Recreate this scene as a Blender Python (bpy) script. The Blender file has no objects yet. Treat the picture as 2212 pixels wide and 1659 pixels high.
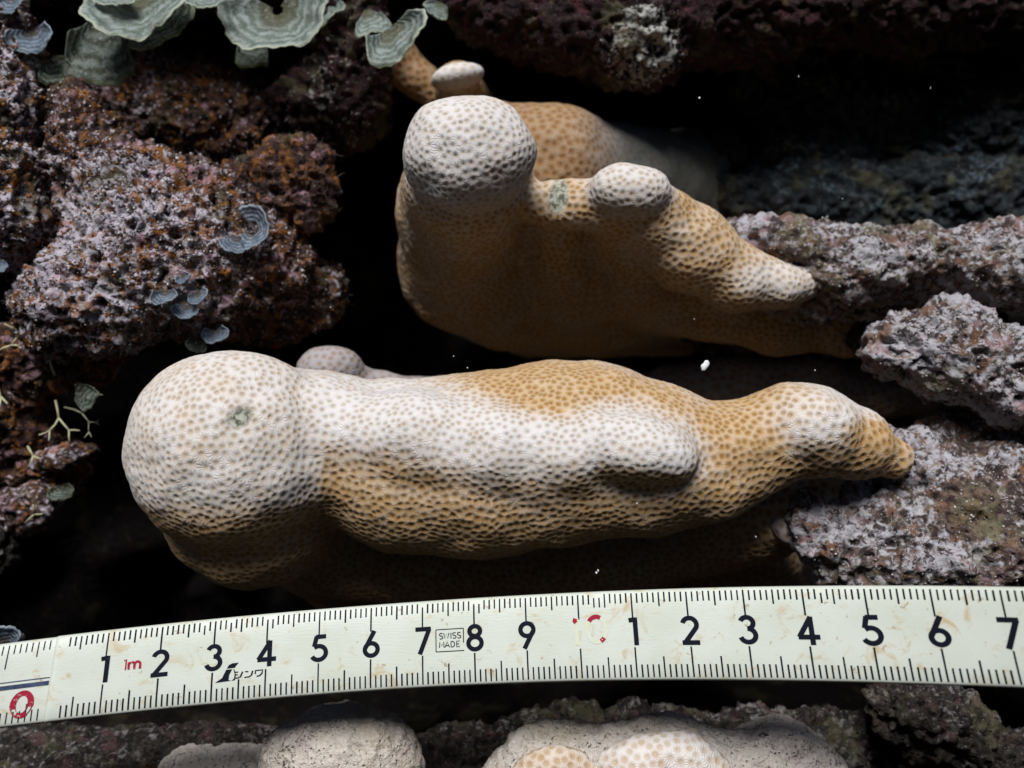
import bpy, math, random
import numpy as np
from mathutils import Matrix, Vector, kdtree

random.seed(7)
rng = np.random.default_rng(7)
scene = bpy.context.scene
scene.unit_settings.system = 'METRIC'
scene.unit_settings.scale_length = 0.01          # one unit = one centimetre
col = scene.collection

# ------------------------------------------------------------------ camera, sky, sun, exposure
PITCH = math.radians(30)                          # the diver looks down at the reef slope
LENS = 35.0
ZC = 20.0                                         # camera height above the reference plane of the reef slope (cm)
sp, cp = math.sin(PITCH), math.cos(PITCH)
M3 = np.array([[1, 0, 0], [0, sp, -cp], [0, cp, sp]])   # slope frame (right, up the slope, out of the slope) to world


def W(p):
    return np.asarray(p, dtype=np.float64) @ M3.T


cam_data = bpy.data.cameras.new('camera')
cam = bpy.data.objects.new('camera', cam_data)
col.objects.link(cam)
cam_data.sensor_width = 36.0
cam_data.lens = LENS
cam_data.clip_start = 0.5
cam_data.clip_end = 2000
cam.matrix_world = Matrix.Translation(Vector(W((0, 0, ZC)))) @ Matrix(M3.tolist()).to_4x4()
cam_data.dof.use_dof = True
cam_data.dof.focus_distance = 19.3
cam_data.dof.aperture_fstop = 0.15
scene.camera = cam

sun_local = np.array([-0.09, 0.72, 0.68])
sun_local /= np.linalg.norm(sun_local)
sun_dir = W(sun_local)
sun_el = math.asin(sun_dir[2])
sun_az = math.atan2(sun_dir[0], sun_dir[1])
world = bpy.data.worlds.new('World')
scene.world = world
world.use_nodes = True
wn = world.node_tree.nodes
wl = world.node_tree.links
wn.clear()
sky = wn.new('ShaderNodeTexSky')
sky.sky_type = 'NISHITA'
sky.sun_disc = False
sky.sun_elevation = sun_el
sky.sun_rotation = sun_az
bg = wn.new('ShaderNodeBackground')
bg.inputs['Strength'].default_value = 0.05
wo = wn.new('ShaderNodeOutputWorld')
wl.new(sky.outputs[0], bg.inputs[0])
wl.new(bg.outputs[0], wo.inputs[0])

sd = bpy.data.lights.new('sun', 'SUN')
sd.energy = 5.0
sd.angle = math.radians(26)
sd.color = (0.97, 0.98, 1.0)
sun = bpy.data.objects.new('sun', sd)
col.objects.link(sun)
sun.location = Vector(sun_dir * 60)
sun.rotation_euler = Vector(sun_dir).to_track_quat('Z', 'Y').to_euler()

scene.view_settings.view_transform = 'Standard'
scene.view_settings.look = 'None'
scene.view_settings.gamma = 1.0
scene.view_settings.use_curve_mapping = False
scene.view_settings.exposure = -0.22
scene.cycles.max_bounces = 6
scene.cycles.diffuse_bounces = 1
scene.cycles.sample_clamp_indirect = 0.09
scene.cycles.use_denoising = True

# ------------------------------------------------------------------ helpers: pixels (2212 x 1659 view of the photograph) to slope frame
FD = 2212 * LENS / 36.0


def at(px, py, h=0.0):
    z = ZC - h
    return np.array([(px - 1106.0) * z / FD, -(py - 829.5) * z / FD, h])


def cm(pix, h=0.0):
    return pix * (ZC - h) / FD


# ------------------------------------------------------------------ helpers: noise
_perm = rng.permutation(256)
_perm = np.concatenate([_perm, _perm])
_grad = np.array([[1, 1, 0], [-1, 1, 0], [1, -1, 0], [-1, -1, 0], [1, 0, 1], [-1, 0, 1], [1, 0, -1], [-1, 0, -1],
                  [0, 1, 1], [0, -1, 1], [0, 1, -1], [0, -1, -1], [1, 1, 0], [-1, 1, 0], [0, -1, 1], [0, -1, -1]], dtype=np.float64)


def perlin(p):
    i = np.floor(p).astype(np.int64)
    f = p - i
    i &= 255
    u = f * f * f * (f * (f * 6 - 15) + 10)
    out = 0
    for dx in (0, 1):
        wx = u[:, 0] if dx else 1 - u[:, 0]
        for dy in (0, 1):
            wy = u[:, 1] if dy else 1 - u[:, 1]
            for dz in (0, 1):
                wz = u[:, 2] if dz else 1 - u[:, 2]
                g = _grad[_perm[_perm[_perm[(i[:, 0] + dx) & 255] + ((i[:, 1] + dy) & 255)] + ((i[:, 2] + dz) & 255)] & 15]
                out = out + wx * wy * wz * (g[:, 0] * (f[:, 0] - dx) + g[:, 1] * (f[:, 1] - dy) + g[:, 2] * (f[:, 2] - dz))
    return out


def fbm(p, octaves=3, gain=0.5):
    a, s, o = 1.0, 1.0, 0
    for k in range(octaves):
        o = o + a * perlin(p * s + 17.3 * k)
        a *= gain
        s *= 2.03
    return o


def smooth(a, b, x):
    t = np.clip((x - a) / (b - a), 0, 1)
    return t * t * (3 - 2 * t)


# ------------------------------------------------------------------ helpers: solid shapes as distance fields
class Shape:
    def __init__(self):
        self.prims = []
        self.lo = np.full(3, 1e9)
        self.hi = np.full(3, -1e9)

    def grow(self, c, r):
        self.lo = np.minimum(self.lo, c - r)
        self.hi = np.maximum(self.hi, c + r)

    def ell(self, px, py, h, rx, ry, rz, ang=0.0, k=0.4):
        """ellipsoid: centre by picture place and height, radii rx, ry in picture pixels, rz in cm"""
        c = at(px, py, h)
        r = np.array([cm(rx, h), cm(ry, h), rz])
        a = math.radians(ang)
        R = np.array([[math.cos(a), -math.sin(a), 0], [math.sin(a), math.cos(a), 0], [0, 0, 1]])
        self.prims.append(('e', c, r, R, k))
        self.grow(c, r.max())
        return self

    def chain(self, pts, k=0.4):
        """tapered tube through (px, py, h, radius in pixels)"""
        q = [(at(x, y, h), cm(r, h)) for x, y, h, r in pts]
        for (a, ra), (b, rb) in zip(q[:-1], q[1:]):
            self.prims.append(('c', a, b, ra, rb, k))
            self.grow(a, ra)
            self.grow(b, rb)
        return self

    def __call__(self, p):
        d = None
        for pr in self.prims:
            if pr[0] == 'e':
                q = (p - pr[1]) @ pr[3]
                k0 = np.sqrt(((q / pr[2]) ** 2).sum(1)) + 1e-9
                k1 = np.sqrt(((q / pr[2] ** 2) ** 2).sum(1)) + 1e-9
                e = k0 * (k0 - 1) / k1
                k = pr[4]
            else:
                pa = p - pr[1]
                ba = pr[2] - pr[1]
                t = np.clip(pa @ ba / (ba @ ba), 0, 1)
                e = np.sqrt(((pa - t[:, None] * ba) ** 2).sum(1)) - (pr[3] + (pr[4] - pr[3]) * t)
                k = pr[5]
            if d is None:
                d = e
            else:
                hh = np.clip(0.5 + 0.5 * (d - e) / k, 0, 1)
                d = d * (1 - hh) + e * hh - k * hh * (1 - hh)
        return d

    def grad(self, p):
        e = 0.01
        f0 = self(p)
        g = np.stack([self(p + np.eye(3)[i] * e) - f0 for i in range(3)], 1) / e
        return f0, g

    def mesh(self, res, sub=2):
        lo, hi = self.lo - 3 * res - 0.3, self.hi + 3 * res + 0.3
        n = np.ceil((hi - lo) / res).astype(int) + 1
        ax = [lo[i] + res * np.arange(n[i]) for i in range(3)]
        G = np.stack(np.meshgrid(*ax, indexing='ij'), -1).reshape(-1, 3)
        V = self(G).reshape(n)
        v, f = surface_nets(V, lo, res)
        for s in range(sub + 1):
            f0, g = self.grad(v)
            gl = (g ** 2).sum(1) + 1e-9
            v = v - (f0 / gl * np.minimum(1, 1))[:, None] * g
            if s < sub:
                v, f = subdivide(v, f)
        nrm = g / (np.linalg.norm(g, axis=1)[:, None] + 1e-9)
        return v, f, nrm


def surface_nets(V, lo, res):
    neg = V < 0
    nx, ny, nz = V.shape
    cnt = np.zeros((nx - 1, ny - 1, nz - 1), int)
    corners = [(a, b, c) for a in (0, 1) for b in (0, 1) for c in (0, 1)]
    for a, b, c in corners:
        cnt += neg[a:nx - 1 + a, b:ny - 1 + b, c:nz - 1 + c]
    act = (cnt > 0) & (cnt < 8)
    idx = np.full(act.shape, -1)
    cells = np.argwhere(act)
    idx[act] = np.arange(len(cells))
    acc = np.zeros((len(cells), 3))
    num = np.zeros(len(cells))
    for ca in corners:
        for axx in range(3):
            if ca[axx]:
                continue
            cb = list(ca)
            cb[axx] = 1
            va = V[cells[:, 0] + ca[0], cells[:, 1] + ca[1], cells[:, 2] + ca[2]]
            vb = V[cells[:, 0] + cb[0], cells[:, 1] + cb[1], cells[:, 2] + cb[2]]
            m = (va < 0) != (vb < 0)
            t = np.where(m, va / np.where(m, va - vb, 1), 0)
            pt = np.tile(np.array(ca, float), (len(cells), 1))
            pt[:, axx] += t
            acc += pt * m[:, None]
            num += m
    verts = lo + res * (cells + acc / num[:, None])
    quads = []
    for axx in range(3):
        b, c = [(1, 2), (2, 0), (0, 1)][axx]
        s0 = [slice(None)] * 3
        s1 = [slice(None)] * 3
        s0[axx] = slice(0, -1)
        s1[axx] = slice(1, None)
        e = neg[tuple(s0)] != neg[tuple(s1)]
        pos = np.argwhere(e)
        ok = (pos[:, b] > 0) & (pos[:, c] > 0) & (pos[:, b] < V.shape[b] - 1) & (pos[:, c] < V.shape[c] - 1)
        pos = pos[ok]
        inside = neg[pos[:, 0], pos[:, 1], pos[:, 2]]

        def cell(db, dc):
            q = pos.copy()
            q[:, b] -= db
            q[:, c] -= dc
            return idx[q[:, 0], q[:, 1], q[:, 2]]
        q = np.stack([cell(1, 1), cell(0, 1), cell(0, 0), cell(1, 0)], 1)
        q[~inside] = q[~inside][:, ::-1]
        quads.append(q)
    return verts, np.concatenate(quads)


def subdivide(v, f):
    nv = len(v)
    e = np.concatenate([f[:, [0, 1]], f[:, [1, 2]], f[:, [2, 3]], f[:, [3, 0]]])
    e.sort(axis=1)
    key = e[:, 0] * nv + e[:, 1]
    uk, inv = np.unique(key, return_inverse=True)
    em = (v[uk // nv] + v[uk % nv]) / 2
    fm = v[f].mean(1)
    n = len(f)
    ei = inv.reshape(4, n).T + nv
    fi = np.arange(n) + nv + len(uk)
    out = np.concatenate([np.stack([f[:, i], ei[:, i], fi, ei[:, (i + 3) % 4]], 1) for i in range(4)])
    return np.concatenate([v, em, fm]), out


def vnormals(v, f):
    fn = np.cross(v[f[:, 2]] - v[f[:, 0]], v[f[:, -1]] - v[f[:, 1]])
    n = np.zeros_like(v)
    for i in range(f.shape[1]):
        np.add.at(n, f[:, i], fn)
    return n / (np.linalg.norm(n, axis=1)[:, None] + 1e-12)


# ------------------------------------------------------------------ helpers: objects
def new_mesh(name, v, f, mat, smooth_shade=True):
    v = np.asarray(v, dtype=np.float32)
    me = bpy.data.meshes.new(name)
    if isinstance(f, np.ndarray):
        k = f.shape[1]
        n = len(f)
        me.vertices.add(len(v))
        me.vertices.foreach_set('co', v.ravel())
        me.loops.add(n * k)
        me.loops.foreach_set('vertex_index', f.astype(np.int32).ravel())
        me.polygons.add(n)
        me.polygons.foreach_set('loop_start', np.arange(n, dtype=np.int32) * k)
        me.update(calc_edges=True)
    else:
        me.from_pydata(v.tolist(), [], f)
    if smooth_shade and len(me.polygons):
        me.polygons.foreach_set('use_smooth', np.ones(len(me.polygons), dtype=bool))
    me.materials.append(mat)
    me.update()
    return me


def link(name, me, parent=None, base=(0, 0, 0)):
    o = bpy.data.objects.new(name, me)
    col.objects.link(o)
    if parent is not None:
        o.parent = parent
    else:
        o.location = Vector([float(x) for x in base])
    return o


def tag(o, label=None, cat=None, group=None, kind=None):
    if label:
        o['label'] = label
    if cat:
        o['category'] = cat
    if group:
        o['group'] = group
    if kind:
        o['kind'] = kind
    return o


def thing(name, base_local, label, cat, group=None):
    o = bpy.data.objects.new(name, None)
    o.empty_display_size = 0.3
    col.objects.link(o)
    o.location = Vector(W(base_local).tolist())
    return tag(o, label, cat, group)


def part(name, v_local, f, mat, parent, smooth_shade=True):
    base = np.array(parent.location) if parent.type == 'EMPTY' else np.array(parent.parent.location if parent.parent else parent.location)
    return link(name, new_mesh(name, W(v_local) - base, f, mat, smooth_shade), parent)


def attr(me, name, data, domain='POINT', kind='FLOAT'):
    a = me.attributes.new(name, kind, domain)
    a.data.foreach_set('vector' if kind == 'FLOAT_VECTOR' else 'value', np.asarray(data, dtype=np.float32).ravel())


# ------------------------------------------------------------------ helpers: materials
class NT:
    def __init__(self, name):
        self.m = bpy.data.materials.new(name)
        self.m.use_nodes = True
        self.t = self.m.node_tree
        self.b = self.t.nodes['Principled BSDF']
        self.out = self.t.nodes['Material Output']
        self.pos = None

    def n(self, kind, **kw):
        nd = self.t.nodes.new(kind)
        for k, v in kw.items():
            setattr(nd, k, v)
        return nd

    def set(self, sock, v):
        if hasattr(v, 'is_output'):
            self.t.links.new(v, sock)
        elif isinstance(v, (tuple, list)) and len(v) == 3 and sock.type == 'RGBA':
            sock.default_value = (*v, 1)
        else:
            sock.default_value = v

    def math(self, op, a, b=None, c=None, clamp=False):
        nd = self.n('ShaderNodeMath', operation=op, use_clamp=clamp)
        for i, x in enumerate((a, b, c)):
            if x is not None:
                self.set(nd.inputs[i], x)
        return nd.outputs[0]

    def vec(self, op, a, b=None):
        nd = self.n('ShaderNodeVectorMath', operation=op)
        self.set(nd.inputs[0], a)
        if b is not None:
            self.set(nd.inputs[1], b)
        return nd.outputs['Value'] if op in ('DOT_PRODUCT', 'LENGTH') else nd.outputs[0]

    def position(self):
        if self.pos is None:
            self.pos = self.n('ShaderNodeNewGeometry').outputs['Position']
        return self.pos

    def attr(self, name, vector=False):
        nd = self.n('ShaderNodeAttribute', attribute_name=name)
        return nd.outputs['Vector'] if vector else nd.outputs['Fac']

    def noise(self, scale, detail=3, rough=0.55, dist=0.0, vec=None, color=False):
        nd = self.n('ShaderNodeTexNoise')
        nd.inputs['Scale'].default_value = scale
        nd.inputs['Detail'].default_value = detail
        nd.inputs['Roughness'].default_value = rough
        nd.inputs['Distortion'].default_value = dist
        self.t.links.new(vec if vec is not None else self.position(), nd.inputs['Vector'])
        return nd.outputs['Color' if color else 'Fac']

    def voronoi(self, scale, feature='F1', out='Distance', vec=None):
        nd = self.n('ShaderNodeTexVoronoi', feature=feature)
        nd.inputs['Scale'].default_value = scale
        self.t.links.new(vec if vec is not None else self.position(), nd.inputs['Vector'])
        return nd.outputs[out]

    def ramp(self, x, a, b):
        nd = self.n('ShaderNodeMapRange', interpolation_type='SMOOTHSTEP')
        self.set(nd.inputs['Value'], x)
        self.set(nd.inputs['From Min'], a)
        self.set(nd.inputs['From Max'], b)
        return nd.outputs[0]

    def mix(self, fac, a, b):
        nd = self.n('ShaderNodeMix', data_type='RGBA')
        self.set(nd.inputs['Factor'], fac)
        self.set(nd.inputs[6], a)
        self.set(nd.inputs[7], b)
        return nd.outputs[2]

    def bump(self, h, dist, strength=1.0):
        nd = self.n('ShaderNodeBump')
        nd.inputs['Strength'].default_value = strength
        nd.inputs['Distance'].default_value = dist
        self.set(nd.inputs['Height'], h)
        self.t.links.new(nd.outputs[0], self.b.inputs['Normal'])

    def done(self, color, rough=0.7, spec=0.25):
        self.set(self.b.inputs['Base Color'], color)
        self.set(self.b.inputs['Roughness'], rough)
        self.b.inputs['Specular IOR Level'].default_value = spec
        return self.m


def rock_material(name, pale, mid, dark, accent, pink, amount=0.0, rust=0.62, fine=1.0, olive=(0.10, 0.09, 0.045), pores=0.75):
    t = NT(name)
    pa = t.attr('pale')
    big = t.noise(1.1, 3)
    med = t.noise(4.5, 4, 0.6, 0.6)
    fin = t.noise(9 * fine, 5, 0.65, 0.5)
    spk = t.noise(30 * fine, 2, 0.6)
    c = t.mix(t.ramp(med, 0.38, 0.62), dark, mid)
    w = t.math('ADD', t.math('MULTIPLY', fin, 0.9), t.math('MULTIPLY', t.math('SUBTRACT', med, 0.5), 0.7))
    w = t.math('ADD', w, t.math('MULTIPLY', t.math('SUBTRACT', pa, 0.5), 0.42))
    w = t.math('ADD', w, t.math('MULTIPLY', t.math('SUBTRACT', big, 0.5), 0.25))
    c = t.mix(t.ramp(w, 0.46 - amount, 0.60 - amount), c, pale)
    rs = t.noise(2.2, 4, 0.65, 1.0, vec=t.vec('ADD', t.position(), (11.0, 3.0, 7.0)))
    c = t.mix(t.math('MULTIPLY', t.ramp(rs, rust, rust + 0.09), 0.8), c, accent)
    pk = t.noise(1.7, 3, 0.6, 0.5, vec=t.vec('ADD', t.position(), (-5.0, 13.0, 2.0)))
    c = t.mix(t.math('MULTIPLY', t.ramp(pk, 0.56, 0.68), 0.6), c, pink)
    og = t.noise(0.9, 4, 0.6, 0.8, vec=t.vec('ADD', t.position(), (7.0, -3.0, 19.0)))
    c = t.mix(t.math('MULTIPLY', t.ramp(og, 0.52, 0.66), 0.5), c, olive)
    # dark pores with a shape of their own, white sand specks
    vo = t.voronoi(6.5 * fine)
    c = t.mix(t.math('MULTIPLY', t.ramp(vo, 0.22, 0.10), pores), c, dark)
    c = t.mix(t.math('MULTIPLY', t.ramp(spk, 0.68, 0.74), 0.7), c, (0.62, 0.62, 0.66))
    t.bump(t.math('ADD', fin, t.math('MULTIPLY', t.ramp(vo, 0.0, 0.3), 0.7)), 0.09)
    return t.done(c, 0.85, 0.15)


def coral_material(name, white, tan, groove_white, groove_tan, dead):
    t = NT(name)
    seed = t.attr('seed', True)
    sn = t.attr('sn', True)
    tanm = t.attr('tan')
    rad = t.attr('cellr')
    dead_shade_m = t.attr('dead')
    d = t.vec('SUBTRACT', t.position(), seed)
    u = t.vec('NORMALIZE', t.vec('CROSS_PRODUCT', sn, (0.31, 0.47, 0.82)))
    v = t.vec('CROSS_PRODUCT', sn, u)
    du = t.vec('DOT_PRODUCT', d, u)
    dv = t.vec('DOT_PRODUCT', d, v)
    ang = t.math('ARCTAN2', du, dv)
    dist = t.math('SQRT', t.math('ADD', t.math('MULTIPLY', du, du), t.math('MULTIPLY', dv, dv)))
    rr = t.math('DIVIDE', dist, rad)
    sep = t.math('SINE', t.math('ADD', t.math('MULTIPLY', ang, 13.0), t.math('MULTIPLY', t.noise(5, 2), 4.0)))
    sep = t.math('MULTIPLY_ADD', sep, 0.5, 0.5)                      # 1 on a septum
    edge = t.ramp(rr, 0.10, 0.40)
    rim = t.attr('rim')
    # star of coloured tissue in each cup
    lim = t.math('MULTIPLY_ADD', t.math('SUBTRACT', 1.0, sep), t.math('MULTIPLY_ADD', tanm, 0.35, 0.66), t.math('MULTIPLY_ADD', tanm, 0.14, 0.20))
    star = t.math('SUBTRACT', 1.0, t.ramp(t.math('DIVIDE', rr, lim), 0.20, 1.10))
    base = t.mix(tanm, white, tan)
    base = t.mix(t.math('MULTIPLY', t.ramp(t.noise(1.6, 3), 0.45, 0.7), 0.25), base, tan)
    groove = t.mix(tanm, groove_white, groove_tan)
    base = t.mix(t.math('MULTIPLY', t.ramp(rim, 0.60, 1.0), t.math('MULTIPLY_ADD', tanm, -0.40, 0.60)), base, white)
    c = t.mix(t.math('MULTIPLY', star, t.math('MULTIPLY_ADD', tanm, 0.10, 0.85)), base, groove)
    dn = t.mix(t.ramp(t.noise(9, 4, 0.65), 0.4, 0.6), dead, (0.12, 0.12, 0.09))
    c = t.mix(dead_shade_m, c, dn)
    hgt = t.math('MULTIPLY', sep, edge)
    hgt = t.math('ADD', hgt, t.math('MULTIPLY', t.noise(40, 2), 0.4))
    hgt = t.math('ADD', hgt, t.math('MULTIPLY', t.math('MULTIPLY', dead_shade_m, t.noise(18, 3)), 3.0))
    t.bump(hgt, 0.0065)
    t.b.inputs['Subsurface Weight'].default_value = 0.0
    return t.done(c, 0.6, 0.2)


def simple_material(name, a, b, scale=6.0, rough=0.7, spec=0.2, bump=0.02, transl=0.0):
    t = NT(name)
    n = t.noise(scale, 4, 0.6)
    c = t.mix(t.ramp(n, 0.35, 0.65), a, b)
    t.bump(n, bump)
    t.done(c, rough, spec)
    if transl:
        tr = t.n('ShaderNodeBsdfTranslucent')
        t.set(tr.inputs['Color'], c)
        mx = t.n('ShaderNodeMixShader')
        mx.inputs[0].default_value = transl
        t.t.links.new(t.b.outputs[0], mx.inputs[1])
        t.t.links.new(tr.outputs[0], mx.inputs[2])
        t.t.links.new(mx.outputs[0], t.out.inputs[0])
    return t.m


def fan_material(name, pale, body, base, edge):
    t = NT(name)
    r = t.attr('rad')
    wob = t.math('MULTIPLY_ADD', t.noise(3.0, 2), 0.12, r)
    band = t.math('MULTIPLY_ADD', t.math('SINE', t.math('MULTIPLY_ADD', wob, 36.0, t.math('MULTIPLY', t.noise(1.5, 3), 7.0))), 0.5, 0.5)
    chalk = t.math('ADD', t.math('MULTIPLY', band, 0.30), t.math('MULTIPLY', t.noise(4, 5, 0.65, 0.8), 1.0))
    c = t.mix(t.ramp(chalk, 0.45, 0.95), body, pale)
    c = t.mix(t.math('MULTIPLY', t.math('SUBTRACT', 1.0, t.ramp(wob, 0.25, 0.62)), 0.85), c, base)
    c = t.mix(t.ramp(r, 0.93, 0.975), c, edge)
    spk = t.noise(17, 3, 0.6)
    c = t.mix(t.math('MULTIPLY', t.ramp(spk, 0.60, 0.66), 0.75), c, (0.66, 0.66, 0.68))
    c = t.mix(t.math('MULTIPLY', t.ramp(spk, 0.33, 0.28), 0.7), c, (0.05, 0.03, 0.02))
    t.bump(t.math('ADD', t.math('MULTIPLY', band, 0.6), spk), 0.03)
    t.done(c, 0.6, 0.25)
    tr = t.n('ShaderNodeBsdfTranslucent')
    t.set(tr.inputs['Color'], c)
    mx = t.n('ShaderNodeMixShader')
    mx.inputs[0].default_value = 0.45
    t.t.links.new(t.b.outputs[0], mx.inputs[1])
    t.t.links.new(tr.outputs[0], mx.inputs[2])
    # the thin blade between the chalky zones lets the rock behind show faintly
    tp = t.n('ShaderNodeBsdfTransparent')
    m2 = t.n('ShaderNodeMixShader')
    thin = t.math('MULTIPLY', t.math('SUBTRACT', 1.0, t.ramp(chalk, 0.45, 0.95)), t.math('SUBTRACT', 1.0, t.ramp(r, 0.92, 0.96)))
    t.set(m2.inputs[0], t.math('MULTIPLY', thin, 0.30))
    t.t.links.new(mx.outputs[0], m2.inputs[1])
    t.t.links.new(tp.outputs[0], m2.inputs[2])
    t.t.links.new(m2.outputs[0], t.out.inputs[0])
    return t.m


LAV = (0.46, 0.44, 0.50)
MAT = {}
MAT['turf_rock'] = rock_material('turf_rock', (0.53, 0.48, 0.53), (0.10, 0.05, 0.033), (0.022, 0.012, 0.012), (0.26, 0.10, 0.02), (0.50, 0.31, 0.37), 0.025, 0.515)
MAT['grey_rock'] = rock_material('grey_rock', (0.43, 0.41, 0.43), (0.18, 0.125, 0.095), (0.042, 0.030, 0.030), (0.19, 0.095, 0.05), (0.33, 0.20, 0.21), 0.0, 0.54, 0.8, (0.17, 0.16, 0.08), 0.6)
MAT['maroon_rock'] = rock_material('maroon_rock', (0.48, 0.47, 0.42), (0.030, 0.013, 0.014), (0.012, 0.006, 0.007), (0.06, 0.03, 0.008), (0.10, 0.03, 0.04), -0.13, 0.58)
MAT['pale_rock'] = rock_material('pale_rock', (0.66, 0.58, 0.50), (0.40, 0.31, 0.22), (0.07, 0.06, 0.055), (0.30, 0.17, 0.06), (0.45, 0.32, 0.33), 0.24, 0.64, 1.4, (0.46, 0.38, 0.26), 0.15)
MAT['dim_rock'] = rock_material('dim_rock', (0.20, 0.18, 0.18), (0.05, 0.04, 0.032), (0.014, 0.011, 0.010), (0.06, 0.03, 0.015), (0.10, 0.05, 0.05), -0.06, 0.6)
MAT['recess_rock'] = rock_material('recess_rock', (0.085, 0.115, 0.135), (0.028, 0.034, 0.036), (0.009, 0.011, 0.013), (0.03, 0.02, 0.015), (0.05, 0.045, 0.06), -0.08, 0.62)  # dark blue haze of the recess painted into the rock colours
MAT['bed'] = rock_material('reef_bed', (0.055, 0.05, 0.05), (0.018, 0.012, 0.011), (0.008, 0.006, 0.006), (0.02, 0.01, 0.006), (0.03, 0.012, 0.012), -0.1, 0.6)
MAT['coral'] = coral_material('coral', (0.71, 0.665, 0.63), (0.53, 0.33, 0.14), (0.56, 0.43, 0.28), (0.39, 0.205, 0.066), (0.50, 0.50, 0.40))
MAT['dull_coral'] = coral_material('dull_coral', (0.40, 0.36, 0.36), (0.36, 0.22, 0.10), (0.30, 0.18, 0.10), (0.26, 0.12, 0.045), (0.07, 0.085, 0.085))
MAT['polyp'] = simple_material('polyp', (0.46, 0.28, 0.09), (0.34, 0.18, 0.05), 9, 0.6, 0.2, 0.0, 0.25)
MAT['fan'] = fan_material('fan_alga', (0.52, 0.58, 0.55), (0.25, 0.31, 0.25), (0.15, 0.14, 0.06), (0.66, 0.70, 0.54))
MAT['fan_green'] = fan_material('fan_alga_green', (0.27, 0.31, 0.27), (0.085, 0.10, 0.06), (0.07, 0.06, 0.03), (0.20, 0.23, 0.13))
MAT['fan_blue'] = fan_material('fan_alga_blue', (0.40, 0.47, 0.56), (0.17, 0.22, 0.28), (0.16, 0.12, 0.08), (0.46, 0.54, 0.58))
MAT['twig'] = simple_material('twig_alga', (0.42, 0.40, 0.22), (0.55, 0.52, 0.36), 10, 0.6, 0.2, 0.01)
MAT['speck'] = simple_material('speck', (0.75, 0.75, 0.76), (0.85, 0.85, 0.85), 20, 0.7, 0.2, 0.02)
MAT['grain'] = simple_material('sand_grain', (0.62, 0.58, 0.58), (0.34, 0.30, 0.30), 5, 0.6, 0.3, 0.0)
MAT['rust_grain'] = simple_material('rust_grain', (0.26, 0.10, 0.02), (0.13, 0.05, 0.015), 5, 0.6, 0.3, 0.0)
MAT['hair'] = simple_material('turf_hair', (0.12, 0.09, 0.08), (0.06, 0.045, 0.045), 6, 0.8, 0.1, 0.0)


# ------------------------------------------------------------------ the reef bed far behind (one sheet)
def reef_bed():
    n = 210
    a = np.linspace(-1, 1, n)
    a = np.sign(a) * (np.abs(a) * 26 + np.abs(a) ** 5 * 280)
    X, Y = np.meshgrid(a, a, indexing='ij')
    p = np.stack([X.ravel(), Y.ravel(), np.zeros(n * n)], 1)
    r = np.hypot(p[:, 0], p[:, 1])
    # a hollow under the corals; rim beyond the frame raised to block sun and sky
    wob = 1.6 * fbm(p * 0.25 + 40, 2)
    ox = np.maximum(np.abs(p[:, 0]) - 12.4, 0)
    oy = np.maximum(np.maximum(p[:, 1] - 9.2, -p[:, 1] - 9.6), 0)
    out = np.hypot(ox, oy) + wob
    z = -17 + 2.0 * fbm(p * 0.16, 3) + 0.8 * fbm(p * 0.7 + 5, 3) + 13.0 * smooth(0.0, 3.2, out) + smooth(14, 45, r) * (7 * fbm(p * 0.03 + 2, 3) + 2)
    p[:, 2] = z
    i = np.arange(n * n).reshape(n, n)
    f = np.stack([i[:-1, :-1], i[1:, :-1], i[1:, 1:], i[:-1, 1:]], -1).reshape(-1, 4)
    me = new_mesh('reef_bed', W(p), f, MAT['bed'])
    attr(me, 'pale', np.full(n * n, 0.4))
    o = link('reef_bed', me)
    tag(o, 'dark shadowed reef rock deep behind the corals', None, None, 'structure')


reef_bed()


def sky_blocker_wall():
    """unseen wall added behind the camera to block the low sky"""
    nx, ny = 120, 90
    X, Y = np.meshgrid(np.linspace(-190, 190, nx), np.linspace(-160, 24, ny), indexing='ij')
    p = np.stack([X.ravel(), Y.ravel(), np.zeros(nx * ny)], 1)
    p[:, 1] += smooth(-10, 24, p[:, 1]) * 5 * fbm(p * 0.06 + 3, 2)
    p[:, 2] = 62 + 9 * fbm(p * 0.03 + 11, 4) + smooth(5, 30, p[:, 1]) * 10
    i = np.arange(nx * ny).reshape(nx, ny)
    f = np.stack([i[:-1, :-1], i[:-1, 1:], i[1:, 1:], i[1:, :-1]], -1).reshape(-1, 4)
    q = p + np.array([0, 4.0, 26.0])
    k = nx * ny
    rim = np.concatenate([i[:, 0], i[-1, 1:], i[-2::-1, -1], i[0, -2:0:-1]])
    rf = np.stack([rim, np.roll(rim, -1), np.roll(rim, -1) + k, rim + k], 1)
    me = new_mesh('sky_blocker_wall', W(np.concatenate([p, q])), np.concatenate([f, f[:, ::-1] + k, rf]), MAT['bed'])
    attr(me, 'pale', np.full(2 * k, 0.4))
    tag(link('sky_blocker_wall', me), 'unseen rock wall added behind the camera to shade the reef', None, None, 'structure')


sky_blocker_wall()  # added only to cut sky light from the camera side

# ------------------------------------------------------------------ rocks
ROCKS = {}


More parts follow.
